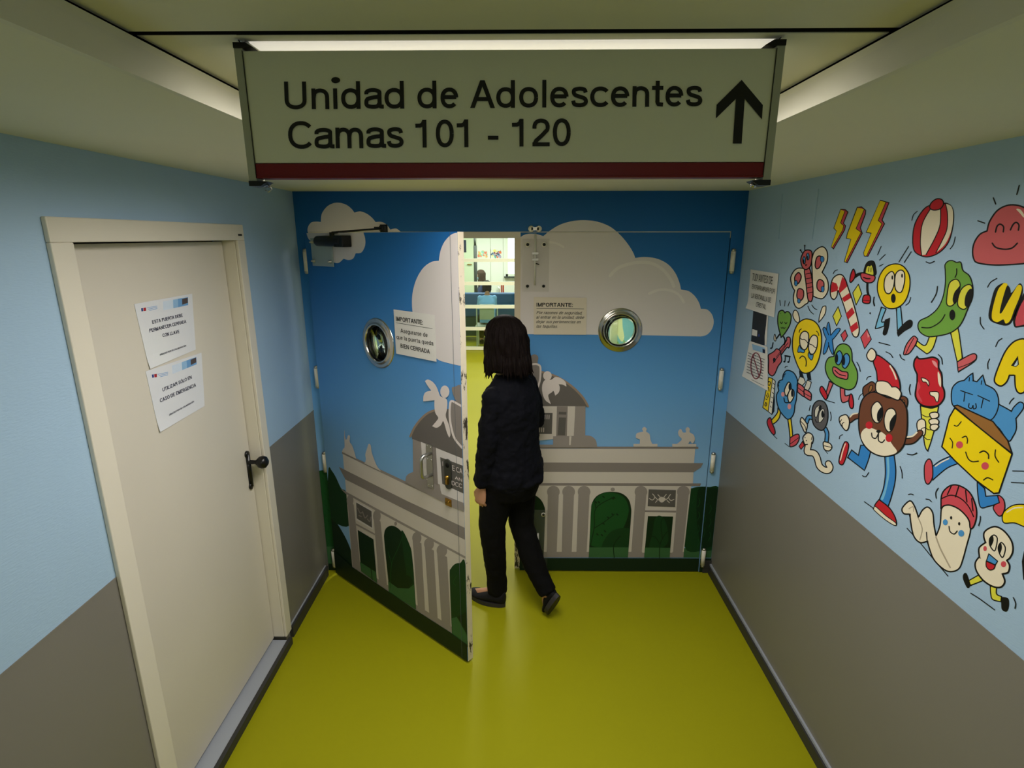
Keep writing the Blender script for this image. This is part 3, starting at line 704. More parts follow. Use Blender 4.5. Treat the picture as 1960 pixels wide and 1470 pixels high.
A.poly([(620,745),(700,800),(790,805),(835,770),(852,980),(625,833)], P['ground'], False); A.ell(745, 745, 78, 55, P['greenD'])
A.poly([(1150,1180,1),(1145,1100),(1130,700),(1140,640),(1175,602),(1215,595),(1262,615),(1300,1250,1)], P['green'])
A.poly([(1147,1050),(1190,1040),(1300,1240),(1300,1300),(1152,1180)], P['ground'], False); A.poly([(1190,1040),(1262,1000),(1300,1000),(1290,1200)], P['greenD'], False)
for st in ([(640,800),(650,600),(700,480),(740,380)],[(650,600),(620,500)],[(1180,780),(1160,750),(1190,700)]): A.stroke(st, 1.2, P['greenL'])
A.ell(683, 268, 11, 16, P['stoneD'])
A.poly([(350,80),(492,158),(497,318),(355,240)], P['cloud'], False); A.poly([(356,92),(484,165),(488,302),(362,225)], P['plaque'], False)
for st in ([(370,140),(390,180),(410,170)],[(410,170),(430,220),(450,200)],[(450,230),(470,250),(478,215)],[(380,200),(400,210)]): A.stroke(st, 2, P['stoneM'])
A.poly([(355,265),(512,350),(512,364),(355,280)], P['stoneD'], False)
A.poly([(370,320),(500,398),(530,760),(398,662)], P['greenD'], False); A.poly([(388,585),(520,668),(530,760),(398,662)], P['ground'], False)
A.stroke([(490,730),(480,640),(470,560)], 1.6, P['greenD'])
A.crop(590, 700, 4.9)
A.poly([(320,806,1),(332,778),(345,757),(342,665),(346,600),(350,660),(362,692),(376,655),(386,650),(396,662),(394,712),(415,745),(435,800),(455,872,1)], P['stat'])
A.poly([(530,915,1),(545,880),(540,830),(555,780),(568,738),(580,732),(592,752),(600,810),(620,870),(650,940),(688,988,1)], P['stat'])
A.poly([(975,655,1),(1000,588),(1055,512),(1120,455),(1190,423),(1290,405),(1480,400,1),(1480,880,1),(1200,772,1),(980,688,1)], P['roof'])
A.stroke([(962,660),(1000,580),(1060,500),(1130,440),(1210,412)], 4.0, P['brown'])
A.poly([(985,685),(1480,878),(1480,1380),(990,1080)], P['stoneD'], False)
A.poly([(1062,712),(1117,735),(1127,1070),(1085,1052)], P['cloud'], False); A.poly([(1117,735),(1205,770),(1225,1122),(1127,1075)], P['stoneM'], False)
A.poly([(1203,768),(1480,880),(1480,1292),(1250,1198),(1240,1112),(1222,1105)], P['cloud'], False)
A.poly([(1243,855),(1480,945),(1480,1205),(1262,1105)], P['plaque'], False)
A.poly([(915,1090,1),(925,1035),(955,1008),(1000,1000),(1010,1075,1),(1122,1100,1),(1245,1160,1),(1258,1203,1),(1480,1296,1),(1480,1370,1),(1380,1330,1),(1100,1190,1)], P['stoneD'])
A.poly([(1352,208),(1380,196),(1440,192),(1440,400),(1395,330),(1365,270)], P['stoneM'])
A.poly([(1350,335),(1440,380),(1450,760),(1390,690),(1350,560),(1335,430)], P['stoneM'])
A.stroke([(1480,400),(1400,352),(1350,330),(1335,370),(1333,480),(1350,590),(1385,690),(1480,800)], 4.0, P['angel'])
A.ell(1287, 242, 43, 58, P['angel'])
A.poly([(1100,142,1),(1130,128),(1175,152),(1210,198),(1235,262),(1250,288),(1305,315),(1308,400),(1296,470),(1328,560),(1340,640),(1328,672,1),(1305,620),(1274,520),(1250,555),(1210,580),(1168,565,1),(1210,515),(1225,485),(1198,440),(1189,380),(1190,322,1),(1085,333,1),(1088,280),(1110,245),(1160,232,1),(1128,190)], P['angel'])
A.crop(600, 940, 4.325)
A.poly([(150,470),(325,625),(860,990),(1150,1178),(1300,1285),(1300,1500),(240,760),(100,560)], P['band'], False)
art2 = A.build('printed_mural', d2, 'printed clouds, angel and stone gate on the open leaf')
# plaque letters
cr = (780, 830, 9.185)
for t, q0, q1, q2 in (('E CA', (805,637), (985,705), (800,545)), ('I', (634,560), (642,562), (630,480)), ('AN', (850,790), (980,840), (848,735)), ('DCC', (792,890), (978,955), (792,815))):
    put_text(d2, P_LEAF, t, q0, q1, q2, PM['angel'], .0065, crop=cr, name='plaque_lettering')
# cover strip line near the meeting edge, porthole, hinges
u = P_LEAF.uv(880, 700)[0]
e = MB(); e.obox(P_LEAF.p((LLEN-0.040, 0.013), 0.0035), LU*0.0016, Vector((0,0,LTOP-.014)), LN*0.0006, mat('seam_line', (96, 104, 112), .6)); e.build('cover_strip_seam', d2)
porthole(P_LEAF, LC, d2, TH2)
for z in (1.90, 1.257, 0.737, 0.093): hinge(-1.146, -0.020, z, d2)
# door closer on an acrylic plate
def leafbox(b, pxa, pxb, o0, o1, m):
    a, c = P_LEAF.uv(*pxa), P_LEAF.uv(*pxb)
    b.obox(P_LEAF.p((min(a[0], c[0]), min(a[1], c[1])), o0), LU*abs(c[0]-a[0]), Vector((0,0,abs(c[1]-a[1]))), LN*(o1-o0), m)
b = MB(); q = [P_LEAF.uv(598, 455), P_LEAF.uv(638, 457), P_LEAF.uv(640, 512), P_LEAF.uv(600, 507)]
u0, u1 = (q[0][0]+q[3][0])/2, (q[1][0]+q[2][0])/2; v1, v0 = (q[0][1]+q[1][1])/2, (q[2][1]+q[3][1])/2; v1 = min(v1, LTOP-.02)
b.obox(P_LEAF.p((u0, v0), 0.0045), LU*(u1-u0), Vector((0,0,v1-v0)), LN*0.004, M_ACRY); ap = b.build('acrylic_plate', d2, 'clear acrylic plate with four bolts')
s = MB()
for uu in (u0+.02, u1-.02):
    for vv in (v0+.025, v1-.02): s.lathe(P_LEAF.p((uu, vv), 0.0085), LN, [(0.009, 0), (0.009, 0.004), (0.005, 0.010), (0.004, 0.018), (0, 0.018)], M_STEEL, 14)
s.build('bolt', ap)
cl = MB(); ca, cb = P_LEAF.uv(618, 460), P_LEAF.uv(674, 463); cv = (ca[1]+cb[1])/2
cl.tube([P_LEAF.p((ca[0], cv), 0.034), P_LEAF.p((ca[0]+.01, cv), 0.034), P_LEAF.p((cb[0]-.03, cv), 0.034)], [0.020, 0.026, 0.026], M_BLK2, 18)
cl.obox(P_LEAF.p((cb[0]-.075, cv-.027), 0.004), LU*0.075, Vector((0,0,.054)), LN*0.052, M_BLK2)
cl.obox(P_LEAF.p((ca[0]+.02, cv-.018), 0.004), LU*(cb[0]-ca[0]-.03), Vector((0,0,.036)), LN*0.03, M_BLK2)
co = cl.build('door_closer', d2, 'black door closer body', bevel=0.003)
um = ca[0]*.45+cb[0]*.55
pin = P_LEAF.p((um, cv+0.03), 0.034)
ar = MB(); ar.tube([pin-Vector((0,0,.03)), pin+Vector((0,0,.012))], 0.012, M_BLK2, 14)
br = P_BACK.at(735, 437, 0.045)
j = pin+Vector((0,0,.010)); mid = Vector((j.x*.7+br.x*.3+0.0, j.y*.7+br.y*.3-0.02, j.z+.002))
ar.tube([j, br+Vector((0,0,-.002))], 0.0055, M_BLK2, 8)
ar.obox(br+Vector((-.04,-.008,-.007)), (.045,0,0), (0,.016,0), (0,0,.014), M_BLK2)
ar.build('closer_arm', co, 'thin black closer arm')
kb = MB(); kb.box((br.x-.014, -0.05, br.z-.012), (br.x+.014, -0.004, br.z+.012), M_BLK2); kb.box((br.x-.020, -0.006, br.z-.020), (br.x+.020, -0.0005, br.z+.020), M_BLK2); kb.build('closer_bracket', wback, 'black bracket that holds the closer arm')
# pull handle on its plate
a0, a1 = P_LEAF.uv(817, 848), P_LEAF.uv(832, 935)
b = MB(); b.obox(P_LEAF.p((a0[0], a1[1]), 0.0045), LU*(a1[0]-a0[0]), Vector((0,0,a0[1]-a1[1])), LN*0.003, M_STEEL); hpo = b.build('handle_plate', d2, 'brushed steel plate of the pull handle')
sc = MB()
for fu in (.22, .8):
    for fv in (.05, .28, .66, .95): sc.lathe(P_LEAF.p((a0[0]+fu*(a1[0]-a0[0]), a1[1]+fv*(a0[1]-a1[1])), 0.0075), LN, [(0.0035, 0), (0.003, 0.002), (0, 0.0025)], M_CHROME, 10)
sc.build('screw', hpo)
uh = a0[0]+.85*(a1[0]-a0[0]); vt, vb = P_LEAF.uv(831, 868)[1], P_LEAF.uv(833, 909)[1]
pp = []; R_ = 0.022; OUT = 0.062
for k in range(6): t = math.pi/2*k/5; pp.append(P_LEAF.p((uh-.0, vt-R_+R_*math.cos(t)), 0.007+OUT-R_+R_*math.sin(t)))
for k in range(6): t = math.pi/2*k/5; pp.append(P_LEAF.p((uh-.0, vb+R_-R_*math.sin(t)), 0.007+OUT-R_+R_*math.cos(t)))
pp = [P_LEAF.p((uh, vt), 0.007)]+pp+[P_LEAF.p((uh, vb), 0.007)]
b = MB(); b.tube(pp, 0.0085, M_STEEL, 14); b.build('pull_handle', hpo, 'D-shaped steel pull handle')
# dark lock plate and brass latch plate
l0, l1 = P_LEAF.uv(859, 878), P_LEAF.uv(861, 935); lu = (l0[0]+l1[0])/2
b = MB(); M_LOCK = mat('dark_bronze_plate', (74, 76, 70), 0.45, metal=.6)
W_ = 0.021
out = [(lu+W_*math.cos(t), l0[1]-W_+W_*math.sin(t)) for t in [math.pi*k/10 for k in range(11)]]+[(lu-W_*math.cos(t), l1[1]+W_-W_*math.sin(t)) for t in [math.pi*k/10 for k in range(11)]]
n = len(out); vs = [P_LEAF.p(o, 0.0045) for o in out]+[P_LEAF.p(o, 0.011) for o in out]
b.add(vs, [tuple(range(n)), tuple(range(n, 2*n))]+[(i, (i+1) % n, n+(i+1) % n, n+i) for i in range(n)], M_LOCK); lp = b.build('lock_plate', d2, 'dark lock plate with a brass cylinder')
b = MB(); b.lathe(P_LEAF.p((lu, l0[1]-.028), 0.0112), LN, [(0.012, 0), (0.012, 0.0006), (0, 0.0006)], mat('spindle_hole', (4,4,4), .9), 20); b.build('spindle_hole', lp)
b = MB(); vc = l0[1]*.33+l1[1]*.67; b.lathe(P_LEAF.p((lu, vc+.012), 0.011), LN, [(0.0085, 0), (0.0085, 0.012), (0, 0.012)], M_BRASS, 18); b.obox(P_LEAF.p((lu-.006, vc-.022), 0.011), LU*.012, Vector((0,0,.03)), LN*.010, M_BRASS); b.build('lock_cylinder', lp, 'brass lock cylinder')
q0, q1 = P_LEAF.uv(854, 950), P_LEAF.uv(866, 970)
b = MB(); b.obox(P_LEAF.p((q0[0], q1[1]), 0.0045), LU*(q1[0]-q0[0]), Vector((0,0,q0[1]-q1[1]-.004)), LN*.003, M_BRASS)
bp_ = b.build('latch_plate', d2, 'small square brass plate')
b = MB(); qc = ((q0[0]+q1[0])/2, (q0[1]+q1[1])/2); b.tube([P_LEAF.p((qc[0]-.012, qc[1]-.006), 0.012), P_LEAF.p((qc[0]+.012, qc[1]+.006), 0.012)], .004, M_BRASS, 8); b.build('thumb_turn', bp_)
# ------------------------------------------------------------------ the hanging sign
SY = -2.112
P_SIGN = Plane((0, SY, 0), (1,0,0), (0,0,1), (0,-1,0))
M_SIGN = mat('cream_sign_face', (236, 236, 212), 0.5, spec=0.35); M_SIGN2 = mat('grey_cream_profile', (176, 178, 158), 0.45)
M_RED = mat('dark_red_strip', (120, 8, 16), 0.4); M_LETTER = mat('black_lettering', (20, 20, 16), 0.55)
tl, tr, br_, bl = P_SIGN.at(469, 97), P_SIGN.at(1481, 93), P_SIGN.at(1464, 338), P_SIGN.at(488, 343)
sg = empty('hanging_sign', (0, SY+0.012, (bl.z+br_.z)/2), 'long cream hanging sign with black lettering, an up arrow and a dark red strip', 'sign')
sx0, sx1, sz0, sz1 = (tl.x+bl.x)/2, (tr.x+br_.x)/2, (bl.z+br_.z)/2, (tl.z+tr.z)/2
zs = P_SIGN.at(975, 311).z
b = MB(); b.box((sx0, SY, zs), (sx1, SY+0.024, sz1), M_SIGN); b.build('sign_panel', sg, bevel=0.0008)
b = MB(); b.box((sx0, SY-0.001, sz0), (sx1, SY+0.025, zs-0.001), M_RED); b.box((sx0, SY-0.0025, sz0), (sx1, SY-0.001, sz0+0.003), M_RED); b.build('lower_strip', sg, 'dark red lower strip', bevel=0.0006)
for s, x in ((-1, sx0), (1, sx1)):
    b = MB(); x2 = x+s*0.0125
    b.box((min(x, x2), SY-0.002, sz0-0.004), (max(x, x2), SY+0.027, sz1+0.003), M_SIGN2)
    b.box((x-0.0006, SY-0.0026, sz0), (x+0.0006, SY-0.002, sz1), M_BLACK)
    b.build('end_profile', sg)
    for zz, up in ((sz1+0.003, 1), (sz0-0.004, -1)):
        b = MB(); xa, xb = sorted((x2, x-s*0.006)); b.box((xa, SY-0.004, min(zz, zz+up*.008)), (xb, SY+0.028, max(zz, zz+up*.008)), M_BLACK)
        b.add([(x-s*.006, SY-.004, zz), (x-s*.006, SY+.02, zz), (x-s*.018, SY+.02, zz+up*.001), (x-s*.018, SY-.004, zz+up*.001), (x-s*.006, SY-.004, zz+up*.008), (x-s*.006, SY+.02, zz+up*.008)], [(0,1,2,3), (0,4,5,1), (4,3,2,5), (0,3,4), (1,5,2)], M_BLACK)
        b.build('corner_clip', sg, 'black plastic corner clip')
for s, px in ((-1, 463), (1, 1489)):
    a = Vector((sx0-.004 if s < 0 else sx1+.004, SY+.012, sz1+.008)); b = MB()
    b.tube([a, a+Vector((s*.003, 0, .006)), Vector((a.x+s*.008, SY-.012, HP+.012))], .0009, M_BLACK, 6); b.build('hanging_wire', sg)
b = MB(); k = Vector((sx0+.005, SY+.008, sz0-.012))
b.tube([k, k+Vector((.008,0,.003)), k+Vector((.014,0,-.004)), k+Vector((.008,0,-.008)), k+Vector((.003,0,-.006))], .0012, M_STEEL, 6)
b.build('loose_wire_end', sg, 'loose curled wire end under the left corner')
b = MB(); k = Vector((sx1-.006, SY+.008, sz0-.012)); b.tube([k, k+Vector((-.008,0,.001))], .0035, M_CHROME, 10); b.build('steel_pin', sg)

SW = 7.7
def ink(polys, m, parent, name, label=None, pl=P_SIGN):
    b = MB(); vs, fs = tris2d([[pl.uv(*c) for c in q] for q in polys]); b.add([pl.p(v, .0015) for v in vs], fs, m); return b.build(name, parent, label, recalc=False)
def letter_polys(ch, x0, x1, yb, yt):
    """one letter between two picture columns; yb, yt: baseline and capital line"""
    h = yb-yt; p = SW/h; W = (x1-x0)/h; lean = -0.035*(1-(x0-540)/460)
    return [[(x0+q.x*h+q.y*h*lean, yb-q.y*h) for q in pq] for pq in glyph_polys(ch, W, p)]
def base1(x): return 209.8+(204.0-209.8)*(x-555)/(1330-555)
def cap1(x): return base1(x)-53.2+(x-555)*0.0008
L1 = [('U',546,588),('n',597.6,631),('\u0131',639,646.6),('d',654,690.7),('a',698,734),('d',736.7,774),('d',799.5,836),('e',843.6,877.5),('A',900.6,947),('d',950,985.7),('o',993.7,1030),('l',1037.7,1045.7),('e',1053,1088),('s',1093,1125),('c',1129.4,1164),('e',1169,1204),('n',1210,1242),('t',1247,1268.6),('e',1273,1307),('s',1312,1343.4)]
ink([q for ch, x0, x1 in L1 for q in letter_polys(ch, x0, x1, base1((x0+x1)/2), cap1((x0+x1)/2))], M_LETTER, sg, 'lettering', 'black lettering Unidad de Adolescentes')
def base2(x): return 285.3+(279.8-285.3)*(x-555)/(1090-555)
L2 = [('C',553,597.6),('a',603,640),('m',643.3,696),('a',702,738.5),('s',741,773),('1',796,817),('0',834.8,869),('1',874.7,896.7),('-',934,954),('1',980,1002),('2',1019,1052),('0',1058,1092)]
ink([q for ch, x0, x1 in L2 for q in letter_polys(ch, x0, x1, base2((x0+x1)/2), base2((x0+x1)/2)-53)], M_LETTER, sg, 'lettering', 'black lettering Camas 101 - 120')
ink([[(1419,153.4),(1459.4,201.4),(1457.7,229),(1424.9,190),(1418.9,275),(1402,275),(1407.7,190),(1369.7,227),(1371,200.9)]], M_LETTER, sg, 'arrow', 'black arrow pointing up')
ink([[(642.5+8.5*math.cos(t)*(1.1 if math.cos(t) > 0 else .95), 153.9+6*math.sin(t)) for t in [2*math.pi*k/16 for k in range(16)]]], M_BLACK, sg, 'black_smudge', 'black blob over the letter i')

# ------------------------------------------------------------------ notices
def sheet(name, pl, quad, m, label, cat, th=0.0006, off=0.0008, group=None, curl=0.0):
    """a sheet of paper; quad in picture pixels: top left, top right, bottom right, bottom left"""
    q = [pl.uv(*c) for c in quad]; n = 10; top = []; bot = []; b = MB()
    for j in range(n+1):
        for i in range(n+1):
            s, t = i/n, j/n; p = (q[0]*(1-s)+q[1]*s)*(1-t)+(q[3]*(1-s)+q[2]*s)*t
            o = off+curl*max(0, t-.75)**2*16*(1-s)
            top.append(pl.p(p, o+th)); bot.append(pl.p(p, o))
    N = n+1; fs = [(j*N+i, j*N+i+1, (j+1)*N+i+1, (j+1)*N+i) for j in range(n) for i in range(n)]
    b.add(top, fs, m); b.add(bot, [f[::-1] for f in fs], m)
    ring = [i for i in range(N)]+[j*N+n for j in range(1, N)]+[n*N+i for i in range(n-1, -1, -1)]+[j*N for j in range(n-1, 0, -1)]
    k = len(ring); b.add([top[i] for i in ring]+[bot[i] for i in ring], [(i, (i+1) % k, k+(i+1) % k, k+i) for i in range(k)], m)
    return b.build(name, None, label, cat, group, merge=0)
M_LAM = mat('laminated_white_paper', (226, 228, 232), 0.18, spec=.5)
P_D = Plane((-1.243, 0, 0), (0,1,0), (0,0,1), (1,0,0))
M_BAND = mat('pale_blue_band', (150, 190, 226), .5); M_BAND2 = mat('mid_blue_band', (110, 160, 210), .5); M_PHOTO = mat('dark_photo_patch', (84, 72, 70), .5); M_LOGOR = mat('red_logo', (170, 36, 44), .5); M_LOGOB = mat('blue_logo', (46, 60, 130), .5)
C8 = (240, 540, 4.9)
def laminated(quad, rows, small, band, logo, label, small_txt, top):
    s = sheet('laminated_notice', P_D, quad, M_LAM, label, 'notice', th=.001, off=.0006, curl=.004)
    z = 0.0022
    for t, a, e, tp in rows: put_text(s, P_D, t, a, e, tp, M_NAVYINK, z, p=.17, crop=C8)
    for t, a, e, tp in small: put_text(s, P_D, t, a, e, tp, M_NAVYINK, z+.0012, crop=C8, p=.16)
    A = Art(P_D, *C8, base=.0018); A.black = M_INK
    n = 6
    for k in range(n):
        f0, f1 = k/n, (k+1)/n
        def L(f, r): return tuple(band[0][i]*(1-f)*(1-r)+band[1][i]*f*(1-r)+band[2][i]*f*r+band[3][i]*(1-f)*r for i in (0, 1))
        A.poly([L(f0,0), L(f1,0), L(f1,1), L(f0,1)], [M_LAM, mat('very_pale_blue_band', (206, 220, 236), .5), mat('very_pale_blue_band', (206, 220, 236), .5), M_BAND, M_BAND2, M_BAND2][k], False)
    A.poly([L(.80,.12), L(.99,.05), L(.99,.72), L(.80,.80)], M_PHOTO, False)
    A.build('header_band', s)
    A = Art(P_D, *C8, base=.0018); x, y = logo
    A.poly([(x,y),(x+18,y-4),(x+20,y+26),(x+4,y+30)], M_LOGOB, False); A.poly([(x+22,y-4),(x+46,y-8),(x+48,y+22),(x+24,y+26)], M_LOGOR, False)
    for k in range(3): A.stroke([(x+55+k*12, y-4+k*12), (x+150, y-22+k*12)], .9, M_BAND2)
    A.build('logo', s)
laminated([(256,582),(367,562),(374,669),(285,706)], [('ESTA PUERTA DEBE',(247,393),(533,325),(242,360)), ('PERMANECER CERRADA',(222,473),(567,382),(216,440)), ('CON LLAVE',(345,517),(502,477),(340,485))],
    [('GRACIAS POR SU COLABORACIÓN',(316,690),(562,602),(314,674))], [(300,190),(582,140),(584,215),(305,275)], (142,246), 'upper laminated notice on the cream door reading ESTA PUERTA DEBE PERMANECER CERRADA', '', 0)
laminated([(278,711),(385,675),(391,777),(304,827)], [('UTILIZAR SÓLO EN',(345,1028),(618,905),(340,994)), ('CASO DE EMERGENCIA',(322,1130),(658,978),(316,1095))],
    [('GRACIAS POR SU COLABORACIÓN',(404,1254),(636,1126),(402,1238))], [(385,800),(660,702),(664,770),(392,880)], (243,868), 'lower laminated notice on the cream door reading UTILIZAR SÓLO EN CASO DE EMERGENCIA', '', 0)

# notice on the open leaf and the one on the closed leaf
s = sheet('printed_notice', P_LEAF, [(755,592),(834,602.5),(837,692),(760,676.5)], M_PAPER, 'white notice on the open door leaf reading IMPORTANTE Asegurarse de que la puerta', 'notice', off=.0046)
z = .0058; c = (680, 580, 8.909)
put_text(s, P_LEAF, 'IMPORTANTE:', (712,300), (1172,368), (708,226), M_INK, z, p=.17, crop=c)
put_text(s, P_LEAF, 'Asegurarse de', (790,500), (1250,580), (786,430), M_INK, z, crop=c, p=.125)
put_text(s, P_LEAF, 'que la puerta queda', (722,608), (1352,722), (718,540), M_INK, z, crop=c, p=.125)
put_text(s, P_LEAF, 'BIEN CERRADA', (790,758), (1290,862), (786,688), M_INK, z, p=.16, crop=c)
A = Art(P_LEAF, *c, base=.0056); A.stroke([(712,334),(1330,434)], .7, M_INK); A.build('rule_line', s)
s = sheet('printed_notice', P_BACK, [(1022,568.5),(1123,569.5),(1121.5,640.5),(1021.5,640)], mat('cream_notice_paper', (224, 214, 196), .6), 'cream notice on the closed leaf reading IMPORTANTE Por razones de seguridad', 'notice', off=.0046)
c = (980, 360, 4.261)
put_text(s, P_BACK, 'IMPORTANTE:', (200,966), (495,968), (200,934), M_INK, z, p=.17, crop=c)
put_text(s, P_BACK, 'Por razones de seguridad,', (198,1026), (570,1030), (202,1002), M_INK, z, shear=.2, crop=c, p=.125)
put_text(s, P_BACK, 'al entrar en la unidad, debe', (196,1063), (586,1065), (200,1039), M_INK, z, shear=.2, crop=c, p=.125)
put_text(s, P_BACK, 'dejar sus pertenencias en', (196,1100), (558,1103), (200,1076), M_INK, z, shear=.2, crop=c, p=.125)
put_text(s, P_BACK, 'las taquillas.', (196,1137), (370,1139), (200,1113), M_INK, z, shear=.2, crop=c, p=.125)
A = Art(P_BACK, *c, base=.0056); A.stroke([(200,980),(585,984)], .7, M_INK); A.build('rule_line', s)
# sheets on the mural wall
s = sheet('black_card', P_RIGHT, [(1443,588),(1469,592),(1464,661),(1438,655)], mat('black_card_paper', (34, 33, 34), .5), 'black card taped to the mural wall just below the handwritten note', 'card', off=.0012)
A = Art(P_RIGHT, 1410, 500, 4.9, base=.0022); A.poly([(152,636),(198,650),(194,706),(146,692)], M_PAPER, False); A.ell(213, 696, 9, 14, M_LOGOB); A.poly([(288,510),(300,514),(285,790),(268,786),(268,700),(280,600)], M_PAPER, False); A.build('white_label', s)
s = sheet('handwritten_note', P_RIGHT, [(1438,515.5),(1491.5,524),(1483,607.5),(1432,590)], M_PAPER, 'handwritten white paper note taped to the mural wall beside the double door', 'notice', off=.0028, curl=.010)
c = (1410, 500, 4.9)
for t, a, e, tp in (('TUD! ANTES DE',(155,178),(345,218),(162,112)), ('ENTRAR MIRAR POR',(152,256),(366,308),(158,214)), ('LA VENTANILLA DE',(148,342),(332,390),(152,298)), ('CRISTAL',(190,424),(285,452),(196,382))):
    put_text(s, P_RIGHT, t, a, e, tp, M_INK, .0062, crop=c, p=.11, name='handwritten_line')
s = sheet('rules_sheet', P_RIGHT, [(1436,652.5),(1470,664),(1470.5,748),(1422.5,720)], M_PAPER, 'white rules sheet with a red crossed circle taped below the black card', 'notice', off=.0024, curl=.004)
A = Art(P_RIGHT, 1410, 500, 4.9, base=.0042); A.poly([(150,775),(270,812),(275,865),(160,830)], M_BAND, False); A.poly([(250,820),(275,830),(275,866),(252,858)], M_NAVYINK, False)
for k in range(8):
    x = 118-k*2; y = 858+k*26
    for (f0, f1) in ((0,.18),(.22,.5),(.55,.78),(.82,1)): A.stroke([(x+150*f0, y+64*f0), (x+150*f1, y+64*f1)], 1.0, M_NAVYINK)
A.stroke([(150,1110),(268,1168)], .6, M_NAVYINK)
ring = [(192+48*math.cos(t), 980+122*math.sin(t)) for t in [2*math.pi*k/26 for k in range(27)]]
M_MAROON = mat('dark_red_ink', (140, 44, 56), .5); A.stroke(ring, 1.6, M_MAROON); A.stroke([(165,885),(222,1080)], 1.4, M_MAROON); A.build('printed_signs', s)

# ------------------------------------------------------------------ figures painted on the right wall
PC = dict(Y=(240,212,10), YG=(222,218,70), R=(196,34,46), R2=(206,76,88), K=(14,14,14), B=(76,148,206), LB=(120,186,220), G=(112,164,66), C=(236,226,200), W=(236,232,216), N=(110,66,44), T=(150,104,50), GR=(92,90,92), MG=(176,164,140), PK=(226,150,150), PR=(206,96,100), SK=(196,214,222), GC=(208,206,192), D2=(52,132,204))
PMAT = {k: mat('wall_paint_'+k.lower(), v, .5, spec=.3) for k, v in PC.items()}
CROPS = dict(A=(1380,340,4.9), B=(1660,340,4.9), C=(1400,600,5.25), D=(1660,600,4.9), E=(1580,860,3.868))
def P2(t):
    out = []
    for q in t.split():
        k = q.endswith('!'); x, y = q.rstrip('!').split(','); out.append((float(x), float(y), 1) if k else (float(x), float(y)))
    return out
def figure(name, label, crop, spec, lw=2.2):
    A = Art(P_RIGHT, *CROPS[crop], base=.0004, step=.00005); A.black = PMAT['K']
    for ln in spec.strip().split('\n'):
        ln = ln.strip()
        if not ln: continue
        op, rest = ln[0], ln[1:]
        if op == '@': A.crop(*CROPS[rest.strip()]); continue
        head, pts = rest.split(':', 1) if ':' in rest else ('', rest)
        hs = head.split(); col = None; wd = lw
        for h in hs:
            if h in PMAT: col = PMAT[h]
            else: wd = float(h)
        if op == 'F': A.poly(P2(pts), col, True, wd)
        elif op == 'f': A.poly(P2(pts), col, True)
        elif op == 'P': A.poly(P2(pts), col, False, wd)
        elif op == 'p': A.poly(P2(pts), col, False)
        elif op == 'S': A.stroke(P2(pts), wd, col or A.black)
        elif op == 's': A.stroke(P2(pts), wd, col or A.black, False)
        elif op == 'L':     # limb: outlined thick stroke
            A.stroke(P2(pts), wd+2*lw, A.black); A.stroke(P2(pts), wd, col)
        elif op in 'oO':    # ellipse: x,y rx,ry
            v = P2(pts); A.ell(v[0][0], v[0][1], v[1][0], v[1][1], col or A.black, wd if op == 'O' else None)
    return A.build(name, wr, label)
figure('painted_bolt', 'small yellow lightning bolt', 'A', '''
P R2 1.6: 1125,296 1165,300 1192,322 1150,428 1170,452 1160,492 1056,668 1036,650 1087,502 1060,474
p Y: 1125,300 1163,318 1121,424 1152,448 1142,492 1043,655 1038,645 1087,500 1063,472
s 1.2: 1165,312 1123,424 1153,450 1143,492 1047,655''')
figure('painted_bolt', 'middle yellow lightning bolt', 'A', '''
P R2 1.8: 1280,278 1320,275 1358,307 1355,345 1308,470 1326,522 1185,798 1158,788 1222,575 1178,568 1185,530
p Y: 1282,282 1342,297 1268,478 1314,512 1168,792 1161,786 1223,577 1182,566 1188,532
s 1.3: 1345,300 1268,478 1316,512 1172,790''')
figure('painted_bolt', 'tallest yellow lightning bolt', 'B', '''
P R2 1.8: 125,213 205,235 140,398 163,432 8,737 -26,735 -32,705 40,522 -7,512
p Y: 122,218 176,229 103,400 140,432 -8,735 -26,730 -30,704 42,518 -4,510
s 1.3: 178,228 104,402 140,432 -5,735''')
figure('painted_butterfly', 'pink butterfly with spotted cream wings', 'A', '''
F C: 800,870 740,848 690,870 655,940 670,1020 692,1058! 680,1130 695,1200 735,1226 790,1190 822,1150 815,960
F C: 852,770! 880,690 950,648 995,690 998,780 950,888! 1000,960 1005,1060 960,1130 910,1130 865,1110!
F PR: 785,860 830,850 855,950 865,1080 855,1150 835,1162 815,1130 800,1000
F PR: 800,680 850,690 855,760 840,830 800,862 765,840 750,770 770,710
F PR: 930,735 955,760 930,835 900,855 885,820 900,750
F PR: 930,955 965,980 965,1040 940,1070 905,1040 905,980
F PR: 730,890 755,930 730,990 700,990 695,930
F PR: 740,1040 775,1060 775,1120 745,1155 715,1120 720,1060
O D2 1: 952,765 18,28
O D2 1: 957,1046 15,28
O D2 1: 706,990 15,26
O D2 1: 734,1156 15,22
O B 1.4: 783,775 13,34
O B 1.4: 818,740 13,32
o: 780,785 6,20
o: 815,752 6,20
S 1.2: 793,812 800,826 810,812
S 1.3: 800,905 850,893
S 1.3: 803,950 858,938
S 1.3: 808,995 862,983
S 1.3: 810,1035 864,1023
S 1.3: 815,1085 865,1073
S 1.5: 790,680 788,640
o: 790,638 8,9
S 1.5: 770,710 752,684
o: 750,680 7,8
S 1.5: 820,1205 840,1250 872,1280
S 1.5: 858,1195 880,1225 905,1237''')
